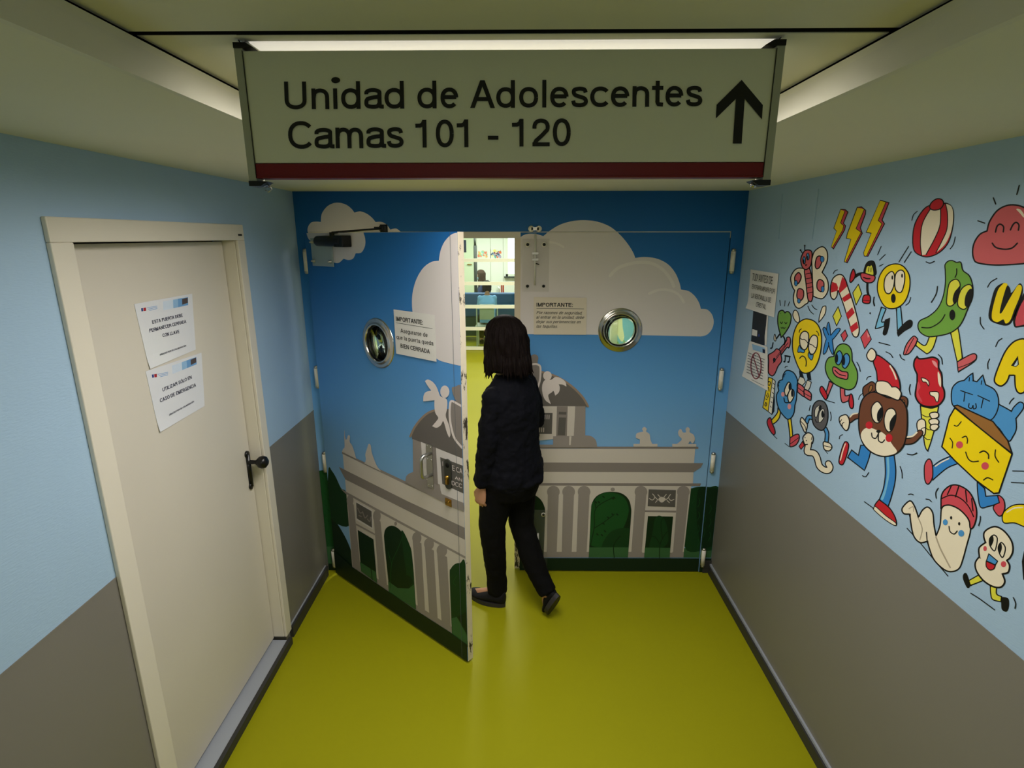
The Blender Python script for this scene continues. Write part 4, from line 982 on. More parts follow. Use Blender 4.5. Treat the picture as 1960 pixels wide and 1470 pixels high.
figure('painted_heart', 'green heart with closed eyes', 'C', '''
S 3: 492,200 455,250
S 3: 525,235 540,270 533,310
F C 1.5: 437,208 447,240 447,275 432,270 428,240
F G: 540,-6! 515,-32 478,-14 466,60 474,140 502,242! 545,190 590,110 602,30 585,-8 560,-20
S 1.4: 494,85 504,102 515,85
S 1.4: 537,88 549,104 560,90
s 1.3: 500,140 510,152 520,138 530,156 542,140
@ A
s 1.3: 553,1150 560,1200
s 1.3: 603,1155 598,1205
s 1.3: 645,1165 630,1205''')
figure('painted_teardrop', 'cream drop left of the yellow crying face', 'A', 'F C 1.8: 690,1245 720,1260 738,1330 725,1360 695,1340 675,1290')
figure('painted_teardrop', 'cream drop right above the yellow crying face', 'A', 'F C 1.8: 985,1210 980,1270 950,1320 918,1358! 925,1300 950,1220 970,1205')
figure('painted_candy_cane', 'red and white striped candy cane', 'A', '''
F C: 1060,1143 1032,1115 1028,1030 1050,950 1095,912 1140,915 1172,965 1190,1020 1250,1200 1292,1370 1298,1440 1285,1485 1260,1495 1235,1470 1208,1380 1150,1190 1108,1078 1096,1062 1088,1110
p R: 1045,978 1085,992 1100,1030 1094,1062 1034,1078 1032,1030
p R: 1140,928 1168,962 1187,1018 1118,1082 1107,1066 1108,1040
p R: 1204,1082 1222,1128 1155,1168 1136,1130
p R: 1232,1215 1256,1268 1195,1330 1172,1275
p R: 1276,1350 1291,1408 1226,1456 1208,1402
S: 1060,1143 1032,1115 1028,1030 1050,950 1095,912 1140,915 1172,965 1190,1020 1250,1200 1292,1370 1298,1440 1285,1485
S 1.5: 1055,900 1070,875 1095,865''')
figure('painted_diamond', 'upper yellow diamond', 'A', 'P YG 1.6: 1290,1000 1322,1090 1268,1195 1237,1080')
figure('painted_diamond', 'lower yellow diamond', 'A', 'P YG 1.6: 1100,1210 1130,1300 1085,1390 1050,1300')
figure('painted_diamond', 'smaller pink diamond', 'C', 'P R2 1.6: 1145,165 1168,225 1130,285 1100,215')
figure('painted_diamond', 'larger pink diamond', 'C', 'P R2 1.6: 1365,155 1407,260 1340,355 1300,240\np PK: 1362,185 1392,225 1372,245')
figure('painted_kicking_boot', 'black-hooded figure with red boots', 'A', '''
S K 6: 1255,930 1290,908 1330,900
S K 4.5: 1375,985 1375,1060 1385,1105
F K 1: 1345,915 1352,830 1385,785 1435,785 1455,850 1450,915
f YG: 1362,905 1368,845 1385,828 1400,835 1412,822 1426,860 1426,915
s 1.4: 1390,842 1386,880
s 1.4: 1410,845 1408,885
F R2: 1312,905 1335,893 1400,912 1445,925 1440,962 1410,985 1360,982 1322,950
S 2.4: 1340,935 1370,947 1400,948
F R: 1245,858 1262,900 1255,940 1225,980 1210,970 1222,900
F R: 1345,1105 1395,1105 1403,1150 1390,1180 1340,1175 1330,1150
s 1.2: 1335,1150 1400,1155
S 1.6: 1440,1120 1435,1160 1445,1200
o: 1402,1272 7,10''')
figure('painted_blue_star', 'blue five-petalled star flower', 'C', '''
F D2 1.6: 975,88 990,130 998,250 970,260 958,150
F D2 1.6: 1090,150 1085,180 1010,270 985,245 1050,160
F D2 1.6: 922,148 948,147 985,240 962,265 928,190
F D2 1.6: 930,410 925,380 955,260 990,270 960,375
F D2 1.6: 1015,408 988,350 975,260 1010,250 1025,340 1028,400
f D2: 960,225 1005,225 1010,280 965,285''')
figure('painted_beach_ball', 'red and cream striped ball', 'B', '''
F R: 590,260 520,310 450,430 428,560 440,680 500,730 580,742 680,700 760,610 800,480 812,350 790,270 740,240 700,250
f C: 590,300! 690,300! 685,440 640,560 555,722! 510,728! 500,600 520,430
f C: 735,243! 790,270 808,350 792,490 735,620 645,705! 700,600 750,480 755,340
S 1.8: 590,300 520,430 500,600 512,728
S 1.8: 690,300 685,440 640,560 553,722
S 1.8: 735,243 755,340 750,480 700,600 645,705
F R: 600,240 650,200 700,205 718,245 690,290 630,305 590,285
S 1.5: 420,400 435,350 472,315
S 1.5: 780,668 810,625 828,555
S 2: 555,790 590,802 632,785''')
figure('painted_cloud', 'smiling pink cloud', 'B', '''
F PR 3: 1040,800 1000,760 990,680 1010,600 1060,530 1125,500! 1150,410 1220,310 1310,262 1400,258 1480,285 1560,350 1640,520 1700,640 1660,760 1500,800 1400,812 1200,820
f C: 1400,295 1440,300 1480,360 1470,375 1435,335
S 3: 1205,510 1220,455 1250,437 1280,460 1278,508
S 3: 1345,490 1370,440 1400,420 1425,445 1420,492
S 3: 1175,615 1210,655 1290,672 1360,660 1410,615
s 2.6: 1185,190 1207,247
s 2.4: 1428,72 1405,158
s 2.4: 1040,405 1105,427''')
figure('painted_round_face', 'astonished yellow round face with blue legs', 'B', '''
F LB: 135,1215! 178,1230! 135,1345 165,1352! 160,1392! 88,1415 82,1390
F LB: 275,1225! 315,1210! 332,1390! 285,1440!
F K 1: 168,1335! 214,1316! 205,1390 185,1460 165,1478 148,1460 165,1390
F K 1: 285,1440 345,1370 395,1335 425,1350 415,1400 350,1440 292,1490!
F Y: 250,810 330,825 390,900 403,1000 380,1110 330,1190 250,1228 170,1210 115,1120 97,1030 115,930 170,845
F C: 230,880 258,920 250,1020 215,1085 175,1075 160,1010 175,930
F C: 310,868 350,890 352,980 325,1070 285,1070 262,1020 268,910
o: 238,937 8,20
o: 330,920 8,20
o: 248,1132 22,44
s 1.5: 390,645 300,790
s 1.5: 415,695 350,795
s 1.3: 133,645 100,722
s 1.3: 172,720 118,773
s 1.3: 152,812 117,830
S 1.3: 65,1120 60,1170 70,1205
S 1.3: 410,1122 395,1170 365,1195''')
figure('painted_pepper', 'green pepper with yellow legs and pink shoes', 'B', '''
@ D
F YG: 590,200! 660,195! 620,320 570,375 540,365 455,300! 470,258! 545,300
F YG: 780,165! 845,125! 862,180 895,420! 845,455!
F PR: 435,213 475,240! 450,300 400,370 360,388 343,375 370,290
F PR: 845,455! 960,390 1010,378 1028,405 1000,455 855,548!
S 1.5: 440,228 400,300 362,382
S 1.5: 850,512 960,470 1015,435
@ B
F G: 735,880 732,820 760,785 800,778 840,795 880,795 900,870 960,920 990,1010 990,1120 950,1220 900,1340 850,1410 770,1460 660,1485 570,1490 500,1450 478,1390 500,1340 580,1300 660,1230 710,1130 735,1000
F YG: 800,965 845,955 875,1000 860,1080 820,1180 780,1205 748,1180 755,1080 770,1000
F YG: 930,1010 970,1005 990,1040 985,1130 940,1215 900,1235 855,1200 855,1130 885,1050
f K: 872,1020 868,1100 830,1185 805,1150 820,1080 850,1040
f K: 990,1050 985,1130 945,1210 918,1190 925,1110 960,1050
o: 802,1288 28,50
S 2: 843,855 842,900 828,935
S 2: 515,1405 600,1405 690,1350 733,1285
S 1.8: 662,1020 650,1090 605,1170''')
figure('painted_letter', 'yellow letter U with a black shadow', 'B', '''
f K: 1270,990 1200,1040 1160,1170 1138,1290 1160,1345 1230,1375 1310,1388 1365,1345 1425,1200 1460,1080 1452,1005 1420,998 1350,1080 1312,1000
f Y: 1262,1010 1290,988 1318,1010 1295,1130 1248,1240 1262,1268 1335,1140 1382,1060 1420,1005 1452,1030 1430,1120 1380,1240 1342,1340 1300,1368 1278,1330 1222,1355 1175,1330 1172,1260 1200,1140 1230,1050
f K: 1282,1100 1318,1010 1345,1090 1262,1262 1245,1250
S 2: 1130,1028 1160,980 1218,945
S 2.2: 1062,1310 1065,1370 1097,1420''')
figure('painted_letter', 'pink letter cut by the picture edge', 'B', '''
f K: 1490,1060 1430,1170 1375,1300 1375,1385 1420,1405 1600,1340 1600,1060
f R2: 1500,1120 1445,1190 1398,1310 1392,1370 1420,1390 1600,1320 1600,1120''')
figure('painted_letter', 'yellow letter A', 'D', '''
F Y 3: 1440,240 1370,270 1300,350 1240,480 1195,610 1210,660 1260,680 1310,640 1335,580! 1385,580! 1390,680 1410,735 1450,748 1490,700 1500,500 1500,300 1480,245
p K: 1415,396 1350,490 1395,502 1424,480
p SK: 1413,432 1378,490 1394,494 1413,480
S 2: 1265,235 1230,260 1207,310
S 2: 1150,428 1132,470 1135,520
S 2: 1378,793 1350,820 1335,848''')
figure('painted_crying_face', 'crying yellow round face', 'C', '''
F K 1: 682,575! 712,595! 728,650! 690,635!
F K 1: 755,595! 792,595! 802,672! 770,665!
F GC 1.6: 690,632! 730,650! 745,690! 705,735! 665,690!
F GC 1.6: 765,668! 805,690! 790,745! 770,780! 730,760!
F PR: 665,705 735,750 735,835! 720,832 668,790!
F PR: 735,765 800,800 803,860 790,872 735,838!
s 1.4: 668,745 735,795
s 1.4: 738,805 800,838
F Y: 770,55 850,90 900,180 907,320 880,460 830,560 760,600 700,580 650,480 618,360 622,230 660,120 710,70
F B 1.5: 690,318 700,350 740,375 725,395 700,388 670,388 675,345
F B 1.5: 780,392 800,415 825,415 820,450 805,468 775,430
F C: 740,178 775,200 780,260 765,340 730,365 695,320 690,250 705,200
F C: 840,218 868,245 865,330 835,400 800,405 780,360 785,280 810,230
S 1.6: 693,245 715,262 735,260 755,275 770,295
S 1.6: 780,300 800,312 820,318 840,338 862,345
S 2: 690,450 715,428 745,445 757,490 752,530
S 1.6: 685,190 690,168 707,155
S 1.6: 860,178 875,195 882,222
s 1.2: 500,0 500,1''')
figure('painted_guitar', 'small pink guitar with music notes', 'C', '''
F PR: 470,370! 550,280 558,242 588,242 595,290 578,345 555,345 475,455! 450,440!
F PR: 455,355 490,375 500,420 505,480 470,530 440,600 410,628 375,600 372,550 375,480 372,420 400,400 430,380
p PR: 462,380 486,400 470,450 448,432
o: 432,467 14,24
s 1.3: 420,500 570,295
s 1.0: 450,440 540,320
S 2.2: 420,295 410,345
o: 400,349 10,8
s 3.2: 542,426 590,434
s 2: 545,426 540,482
s 2: 588,430 581,486
o: 534,484 11,9
o: 574,488 11,9
S 1.3: 540,545 550,532 567,530''')
figure('painted_name_board', 'yellow and white board with small letters', 'C', '''
p K: 442,790 432,985 410,1018 402,1000
P Y 1.5: 375,640 415,655 370,985 315,945
P W 1.5: 415,655 442,680 408,1015 370,985
S 1.6: 372,680 392,692 385,722 368,712 374,684
S 1.4: 358,770 372,742 380,782
s 1.4: 352,820 366,850
s 1.4: 368,800 372,840
S 1.4: 348,858 350,862 360,866
S 1.6: 345,895 356,905 350,930 338,922 345,895
s 1.3: 422,700 432,712
s 1.3: 418,745 430,760
s 1.3: 412,790 424,806
s 1.3: 407,840 416,850
s 1.3: 400,885 410,898
s 1.3: 394,930 402,945''')
figure('painted_blue_flower', 'blue flower face with yellow legs', 'C', '''
F Y: 468,950! 497,970! 485,1040 455,1085 415,1115! 395,1080! 440,1030 465,990
F Y: 565,1050! 598,1045! 610,1150 618,1240! 590,1255! 580,1150
F R: 395,1050 410,1100 435,1160 440,1205 420,1215 385,1170 360,1100 370,1060
F R2: 590,1250! 650,1215 680,1220 680,1270 650,1320 600,1340 588,1325
s 1.4: 595,1310 675,1250
F B: 560,572 620,590 655,640 668,700 660,780 655,860 640,920! 630,1000 600,1050 560,1060 510,1010! 480,960 458,890 455,820 478,775! 468,720 480,680 515,665! 525,610
F C: 580,690 598,710 600,760 575,800 555,830 540,810 535,770 560,710
F C: 600,760 630,780 628,840 600,890 580,890 568,840 575,800
o: 588,738 12,34
o: 614,802 12,38
o PK: 520,812 17,24
o PK: 585,935 18,28
S 2: 530,850 545,895 600,890
S 1.4: 530,640 535,615 550,605
S 1.4: 480,730 475,705 490,690
s 1.2: 415,1212 460,1258
s 1.2: 540,1305 582,1337''')
figure('painted_frog', 'green three-lobed face with pink lips and legs', 'C', '''
F PR: 985,680! 1025,705! 1000,760 965,850! 935,822! 960,770
F PR: 1095,745! 1140,760! 1145,825 1190,818! 1190,872! 1120,895 1100,840
F R: 910,732 935,760 965,820 960,855 940,862 895,790 892,750
F R: 1195,815 1215,820 1230,900 1222,950 1195,945 1182,880
F G: 1130,305 1180,325 1210,380 1215,470! 1240,520 1265,580 1268,660 1240,740 1180,768 1110,745 1040,710 980,650 948,570 950,500 980,445 1032,432! 1045,370 1080,320
F B: 1090,375 1115,410 1115,460 1085,515 1055,500 1045,450 1060,400
F B: 1165,403 1190,440 1185,500 1150,550 1122,535 1115,480 1135,420
o: 1062,450 14,45
o: 1132,475 14,48
F PR: 1025,540 1060,545 1110,580 1165,590 1175,620 1165,660 1120,655 1060,635 1025,590
S 2: 1045,572 1090,612 1150,628
S 1.6: 1263,490 1285,530 1298,582
s 1.4: 945,870 1040,898''')
figure('painted_tyre', 'dark grey tyre face with blue arms', 'C', '''
L B 4.6: 812,1048 775,1045 755,1095
L B 4.6: 945,1160 962,1210 955,1300
F C: 710,1045 755,1100 765,1130 745,1198 715,1150 693,1090
F C: 930,1290 990,1305 1012,1345 985,1380 940,1370 925,1330
S 1.4: 700,1085 740,1130 750,1170
S 1.4: 935,1330 1005,1345
F GR: 890,875 940,895 970,970 968,1080 930,1165 880,1168 830,1120 812,1040 820,940 850,890
F GC 1.4: 885,922 905,940 880,980 860,1040 840,1030 845,960
F GC 1.4: 920,955 938,985 930,1050 895,1095 878,1080 885,1000
o: 892,952 13,26
o: 920,1012 14,36
S 1.4: 845,1065 855,1090 870,1092
s 1.4: 795,925 785,975
S 1.4: 998,990 1005,1040 1000,1078
S 1.2: 940,1370 970,1408''')
figure('painted_snake', 'small cream snake with a red tongue', 'C', '''
F R 1.6: 715,1285! 735,1325! 700,1366! 680,1335!
L C 9.5: 775,1250 775,1320 765,1390 830,1405 862,1450 885,1530 930,1570 975,1575 992,1545 975,1510
f C: 740,1230 770,1205 812,1225 812,1280 770,1330 735,1310 725,1270
S: 728,1290 718,1250 740,1215 775,1198 812,1218 826,1262 815,1310
S: 728,1290 740,1315 765,1315
o: 742,1248 5,6
o: 755,1278 5,6
s 1.3: 812,1240 806,1270''')
figure('painted_bear', 'brown bear with a red Santa hat and red shoes', 'D', '''
@ E
F D2: 262,-30! 342,-30! 325,60 290,157! 165,60! 195,5! 245,45!
F R: 100,90 118,10 145,-55 172,-38 165,20 138,100 118,115
S C 2.2: 112,80 130,10 148,-40
F D2: 440,45! 510,45! 522,150 515,250 490,350 465,425! 400,372! 430,290 445,180
f LB: 455,60 470,60 475,180 455,290 430,370 412,365 440,290 458,180
F R: 398,372! 470,428 512,490 528,545 515,562 440,505 365,432
F C 1.6: 362,430 375,425 450,492 522,545 512,563 440,518 360,448
S 1.8: 290,388 360,438
S 1.8: 555,127 568,170 570,213
S 1.6: 275,195 300,202 322,172
@ C
L N 8: 1300,1030 1245,1035 1185,1075
S C 2.6: 1270,1002 1225,1012 1195,1040
F C: 1110,1028 1160,1020 1188,1075 1180,1150 1152,1176 1112,1132 1090,1090 1088,1050
S 1.6: 1110,1068 1095,1090
S 1.6: 1135,1095 1115,1110 1120,1135
@ D
L N 9: 355,1200 430,1190 500,1120
S C 3: 375,1160 430,1150 470,1115
F N: 10,660 50,640 85,670 85,720 40,745 5,770 -30,775 -35,700
F T 1.4: 30,680 55,680 45,720 20,735
F N: 300,800 340,775 380,800 380,860 350,905 320,850
F T 1.4: 335,810 358,825 348,865
F N 2.6: 80,738 200,790 310,800 370,880 382,1000 375,1130 345,1240 280,1310 170,1340 60,1310 -20,1240 -60,1150 -75,1050 -70,930 -50,830 0,762
f C: 20,1068 60,1080 110,1100 160,1125 205,1175 245,1235 285,1295 235,1325 150,1334 60,1303 -15,1235 -55,1150 -30,1090
F C: 110,830 145,880 150,960 120,1020 80,1020 50,970 45,890 75,840
F C: 240,890 275,930 270,1010 240,1090 205,1110 175,1070 165,990 190,910
f K: 140,880 147,950 120,1012 100,1000 102,930
f K: 272,945 268,1010 238,1088 218,1090 222,1010
o: 113,1106 22,15
S: 48,1122 55,1160 88,1170 113,1120
S: 113,1120 112,1188 145,1210 170,1186
o R: 25,1048 33,35
o R: 212,1168 33,38
F R 2.4: 65,450 95,390 180,440 260,520 310,640 308,740 250,700 180,650 110,650 95,550
S C 3: 222,492 255,550 280,615
F C: 92,650 135,633 200,645 240,690! 285,692 325,740 318,785 292,812 200,775 98,738
F C: 45,328 85,360 88,410 60,446 20,435 4,385''')
figure('painted_ice_cream', 'red ice cream in a yellow cone held by a cream glove', 'D', '''
F YG 2.4: 500,865! 600,888 670,868! 640,1050 600,1200 568,1292! 540,1230 515,1020
S 1.6: 515,950 560,970 600,962
S 1.6: 540,1065 575,1090 610,1088
S 1.6: 530,1150 560,1180 590,1182
F R 3.2: 470,405! 492,425 560,420 620,410 670,440 672,510 700,570 705,680! 725,730 720,800 670,860 580,875 500,850 455,780 460,700 470,650! 470,570! 440,500 445,440
f R2: 478,640 500,690 480,740 520,830 480,800 465,740
f PK: 610,440 650,460 660,510 625,480
f C: 665,545 692,600 692,690 668,640
F C 1.6: 508,605! 545,610 580,640 578,680 555,645 525,640
F C 1.6: 590,735! 670,740 668,820 650,825 632,785 595,765
F C: 510,990 548,1015 545,1130 515,1140 475,1090 472,1020
S 1.6: 545,1070 515,1080 512,1105
F C: 590,940 640,925 672,940 665,975 610,985
F C: 585,1000 640,985 674,1005 665,1040 600,1040
F C: 600,1048 650,1038 675,1060 640,1098 600,1085
S 1.8: 670,385 700,420 708,475
S 1.8: 310,385 325,420 355,437
S 1.8: 408,665 398,710 408,760
S 1.8: 180,360 220,380 243,412
s 1.8: 115,272 217,298
S 1.8: 380,1318 430,1325 470,1308''')
figure('painted_cat', 'sleepy blue cat with a letter-shaped face', 'D', '''
F B 2.4: 1200,850 1260,865 1355,918! 1375,880 1430,832 1468,850 1460,900 1396,985! 1400,1080 1370,1150 1325,1196 1240,1080 1160,1000
F B 2.4: 910,628! 950,590 992,558! 996,632! 1030,640! 1085,578! 1112,668! 1190,710 1228,780 1232,870 1205,950 1155,1000 1080,980 860,890 805,860 790,790 800,700 850,645
s 2: 878,723 990,762
s 2: 918,745 908,823
s 2: 1040,770 1150,822
s 2: 1090,800 1072,885
S 2: 958,845 955,880 980,890 995,862
S 2: 995,862 1000,895 1025,882 1020,845
s 1.6: 962,600 958,635
s 1.6: 1078,630 1072,665''')
figure('painted_cheese', 'yellow cheese wedge with several faces and blue legs', 'E', '''
F D2: 790,130! 850,85 925,52! 985,105! 900,140 795,228!
S C 2.4: 815,125 860,95 915,68
F R2: 765,72 790,100 795,200 765,257 738,230 735,120
F D2: 1125,240! 1180,290! 1188,348! 1275,342! 1292,400! 1210,422 1150,428 1130,330
F R2: 1280,340 1320,370 1330,430 1310,485 1280,490 1245,440 1255,410! 1290,395!
s 1.8: 1388,160 1520,162
s 1.8: 1378,245 1520,252
@ D
P T 2.6: 812,868 850,860 1182,1013 1320,1190 1362,1312 1100,1110
P Y 2.8: 825,885 775,970 703,1250 830,1385 1020,1562 1190,1688 1238,1682 1362,1318
S 2: 820,1050 850,1055 885,1015
S 2: 780,1170 805,1210 800,1262
S 2.2: 895,1165 930,1152 945,1185 940,1218
o R2: 870,1232 33,34
o R2: 1110,1430 35,35
S 2.2: 928,1300 950,1360 990,1390 1048,1385
S 2.6: 1060,1305 1100,1290 1140,1320 1143,1360
S 2.2: 1208,1280 1205,1340 1238,1395
S 2.2: 1096,1562 1134,1540 1182,1560''')
figure('painted_banana', 'yellow banana cut by the picture edge', 'E', '''
F Y: 1470,408 1390,415 1330,455 1310,500 1325,545 1400,545 1470,572 1560,600 1620,520 1560,430
S C 2.6: 1345,465 1400,435 1460,430''')
figure('painted_worm', 'cream worm in a red bobble cap', 'E', '''
S 2: 605,585 700,690 800,812 908,938
F C 2.8: 625,382 660,420 690,505! 720,450 760,428 795,470 805,560 820,642! 850,560 862,430 900,410 1000,440 1060,520 1075,600 1050,700 1020,810 992,880 940,905 880,890 800,810 755,680! 700,690 650,630 625,480! 580,475 570,435
S MG 2.8: 820,650 850,730 885,800 925,875
S MG 2: 690,510 718,590 700,670
S MG 1.6: 620,440 650,425 655,460
S 2.2: 750,615 755,685
F R2 2.8: 858,420 865,330 920,272 990,268 1070,320 1115,420 1120,500 1100,570 1075,585 1062,520 1000,450 930,415 880,418 860,440
S 2.2: 862,365 930,340 1000,362 1060,420 1100,500
s 2.4: 935,270 905,335
s 2.4: 990,272 965,352
s 2.4: 1040,305 1050,390
s 2.4: 1085,365 1095,455
o: 933,507 8,13
o: 993,551 8,13
o B: 890,540 18,22
o B: 1008,622 22,24
S 2: 918,570 925,608 955,627 978,605
S 1.8: 617,335 635,330 653,336
S 1.8: 747,368 770,372 787,387
S 1.8: 838,287 820,320 823,362
S 1.8: 1150,495 1148,530 1137,565''')
figure('painted_popcorn', 'cream popcorn with yellow legs and black boots', 'E', '''
F YG: 1062,972! 1140,928! 1172,970! 1075,1008!
F YG: 1222,1015! 1270,1015! 1268,1070 1305,1090! 1300,1128! 1240,1112 1225,1070
F K 1: 1045,920 1065,970! 1070,1015 1050,1022 1022,960 1025,925
F K 1: 1305,1095! 1340,1098 1358,1115 1357,1170 1340,1200 1310,1185 1305,1140
F C 3.2: 1180,612 1220,582 1270,574 1330,610 1380,680 1390,750 1370,800 1345,822! 1365,860 1355,910 1312,922! 1330,980 1300,1020 1240,1015 1170,970 1120,900 1112,840 1142,795! 1140,730 1188,690! 1175,650
F C 2.4: 1250,635 1275,660 1265,730 1250,752 1220,710 1220,660
F C 2.4: 1305,690 1335,730 1320,795 1300,788 1282,730
f K: 1240,640 1248,675 1228,718 1218,680
f K: 1302,695 1310,730 1295,772 1283,735
o R2: 1185,735 13,19
o R2: 1322,850 20,22
P B 2: 1213,773 1278,828 1262,856 1196,826
F R 2: 1194,828! 1262,858! 1250,885 1220,893 1195,868
S 2: 1142,795 1150,806
S 2: 1080,1065 1150,1110 1255,1187
S 2: 1395,1097 1412,1140 1407,1177''')
figure('painted_letter', 'black letter edge cut by the picture edge', 'E', 'p K: 1485,740 1470,755 1455,830 1465,965 1540,985 1540,740')
figure('painted_marks', None, 'C', '''
S 1.6: 1280,865 1290,830 1320,803
S 1.6: 1085,1260 1092,1232 1118,1218
S 1.6: 1360,665 1372,640 1403,632''')
# painted-over paper edges high on the mural wall
b = MB(); M_RELIEF = M_BLUE
for (x0, y0, x1, y1) in ((1497,372,1490,457), (1566,362,1554,457)):
    a, c = P_RIGHT.uv(x0, y0), P_RIGHT.uv(x1, y1)
    b.obox(P_RIGHT.p((c[0], c[1]), 0), P_RIGHT.U*.008, P_RIGHT.p(a)-P_RIGHT.p(c), P_RIGHT.N*.004, M_RELIEF)
a, c = P_RIGHT.uv(1468, 458), P_RIGHT.uv(1555, 461); b.obox(P_RIGHT.p(a), P_RIGHT.p(c)-P_RIGHT.p(a), Vector((0,0,.003)), P_RIGHT.N*.0012, M_RELIEF)
b.build('painted_over_ridge', wr)
# ------------------------------------------------------------------ figures: remeshed bodies
def blend(mb, name, parent, voxel, smooth=4, label=None, disp=None):
    """one continuous surface out of overlapping volumes"""
    o = mb.build(name, parent, label)
    r = o.modifiers.new('remesh', 'REMESH'); r.mode = 'VOXEL'; r.voxel_size = voxel; r.use_smooth_shade = True
    s = o.modifiers.new('smooth', 'SMOOTH'); s.factor = .5; s.iterations = smooth
    if disp:
        tx = bpy.data.textures.new(name+'_folds', 'CLOUDS'); tx.noise_scale = disp[1]; tx.noise_depth = 2
        d = o.modifiers.new('folds', 'DISPLACE'); d.texture = tx; d.strength = disp[0]; d.mid_level = .5; d.texture_coords = 'LOCAL'
    return o
def V(*a): return Vector(a)
def hand(mb, wrist, down, back, side, m, curl=0.5, s=1.0):
    """palm, four fingers and a thumb. down: along the fingers, back: out of the back of the hand, side: towards the thumb"""
    down, back, side = down.normalized(), back.normalized(), side.normalized()
    mb.tube([wrist-down*.03, wrist, wrist+down*.03*s, wrist+down*.065*s, wrist+down*.088*s], [(.024, .018), (.025, .017), (.034, .0165), (.038, .0155), (.035, .012)], m, 16, ref=tuple(back))
    lens = (.068, .076, .071, .055)
    for i, L in enumerate(lens):
        p = wrist+down*(.085-(.006 if i in (0, 3) else 0))*s+side*(.0285-.019*i)*s; pts = [p-down*.02]; d = down.copy(); ang = 0
        for k, f in enumerate((.45, .30, .25)):
            ang += curl*(.55, .8, .6)[k]*1.25; d = down*math.cos(ang)-back*math.sin(ang)
            p = p+d*L*f*s; pts.append(p)
        mb.tube([pts[0], wrist+down*.085*s+side*(.0285-.019*i)*s]+pts[1:], [.0078*s, .0080*s, .0076*s, .0070*s, .0060*s], m, 10)
        mb.ball(pts[-1], .0066*s, m, 8, 6)
    b0 = wrist+down*.022*s+side*.022*s; t = [b0, b0+side*.020*s+down*.022*s-back*.006, b0+side*.026*s+down*.050*s-back*.016*s, b0+side*.020*s+down*.074*s-back*.026*s]
    mb.tube(t, [.013*s, .0115*s, .0095*s, .0072*s], m, 10); mb.ball(t[-1], .0072*s, m, 8, 6)
def head_volume(mb, c, F, m, s=1.0):
    """skull, jaw, nose, ears, lips; c centre of the head, F the facing direction"""
    F = F.normalized(); Z = V(0, 0, 1); Lf = Z.cross(F).normalized(); ax = (Lf, F, Z)
    mb.ball(c+Z*.018*s-F*.008*s, (.074*s, .092*s, .092*s), m, 24, 16, ax)
    mb.ball(c-Z*.045*s+F*.022*s, (.056*s, .066*s, .066*s), m, 20, 12, ax)
    mb.ball(c-Z*.086*s+F*.055*s, (.022*s, .018*s, .016*s), m, 12, 8, ax)
    mb.tube([c+F*.080*s+Z*.012*s, c+F*.096*s-Z*.012*s, c+F*.106*s-Z*.028*s, c+F*.088*s-Z*.036*s], [.008*s, .009*s, .0125*s, .010*s], m, 10)
    for q in (-1, 1):
        mb.ball(c+Lf*.076*s*q-F*.002-Z*.008*s, (.010*s, .020*s, .031*s), m, 12, 8, ax)
        mb.ball(c+Lf*.040*s*q+F*.062*s-Z*.022*s, (.020*s, .018*s, .018*s), m, 12, 8, ax)
        mb.ball(c+Lf*.030*s*q+F*.078*s+Z*.026*s, (.022*s, .010*s, .008*s), m, 12, 8, ax)
def face_parts(c, F, parent, s=1.0, mouth=True):
    F = F.normalized(); Z = V(0, 0, 1); Lf = Z.cross(F).normalized(); ax = (Lf, F, Z)
    for q in (-1, 1):
        e = MB(); p = c+Lf*.031*s*q+F*.076*s+Z*.002*s; e.ball(p, (.0135*s, .011*s, .0095*s), mat('eye_white', (220, 216, 208), .3), 14, 10, ax)
        e.ball(p+F*.0075*s, (.006*s, .005*s, .006*s), mat('dark_iris', (40, 26, 18), .25), 12, 8, ax); e.build('eye', parent)
    if mouth:
        e = MB(); p = c+F*.084*s-Z*.058*s; e.tube([p+Lf*.022*s-F*.006*s, p+F*.004*s, p-Lf*.022*s-F*.006*s], [(.002*s), (.006*s), (.002*s)], mat('lip_skin', (150, 84, 76), .45), 10); e.build('lips', parent)
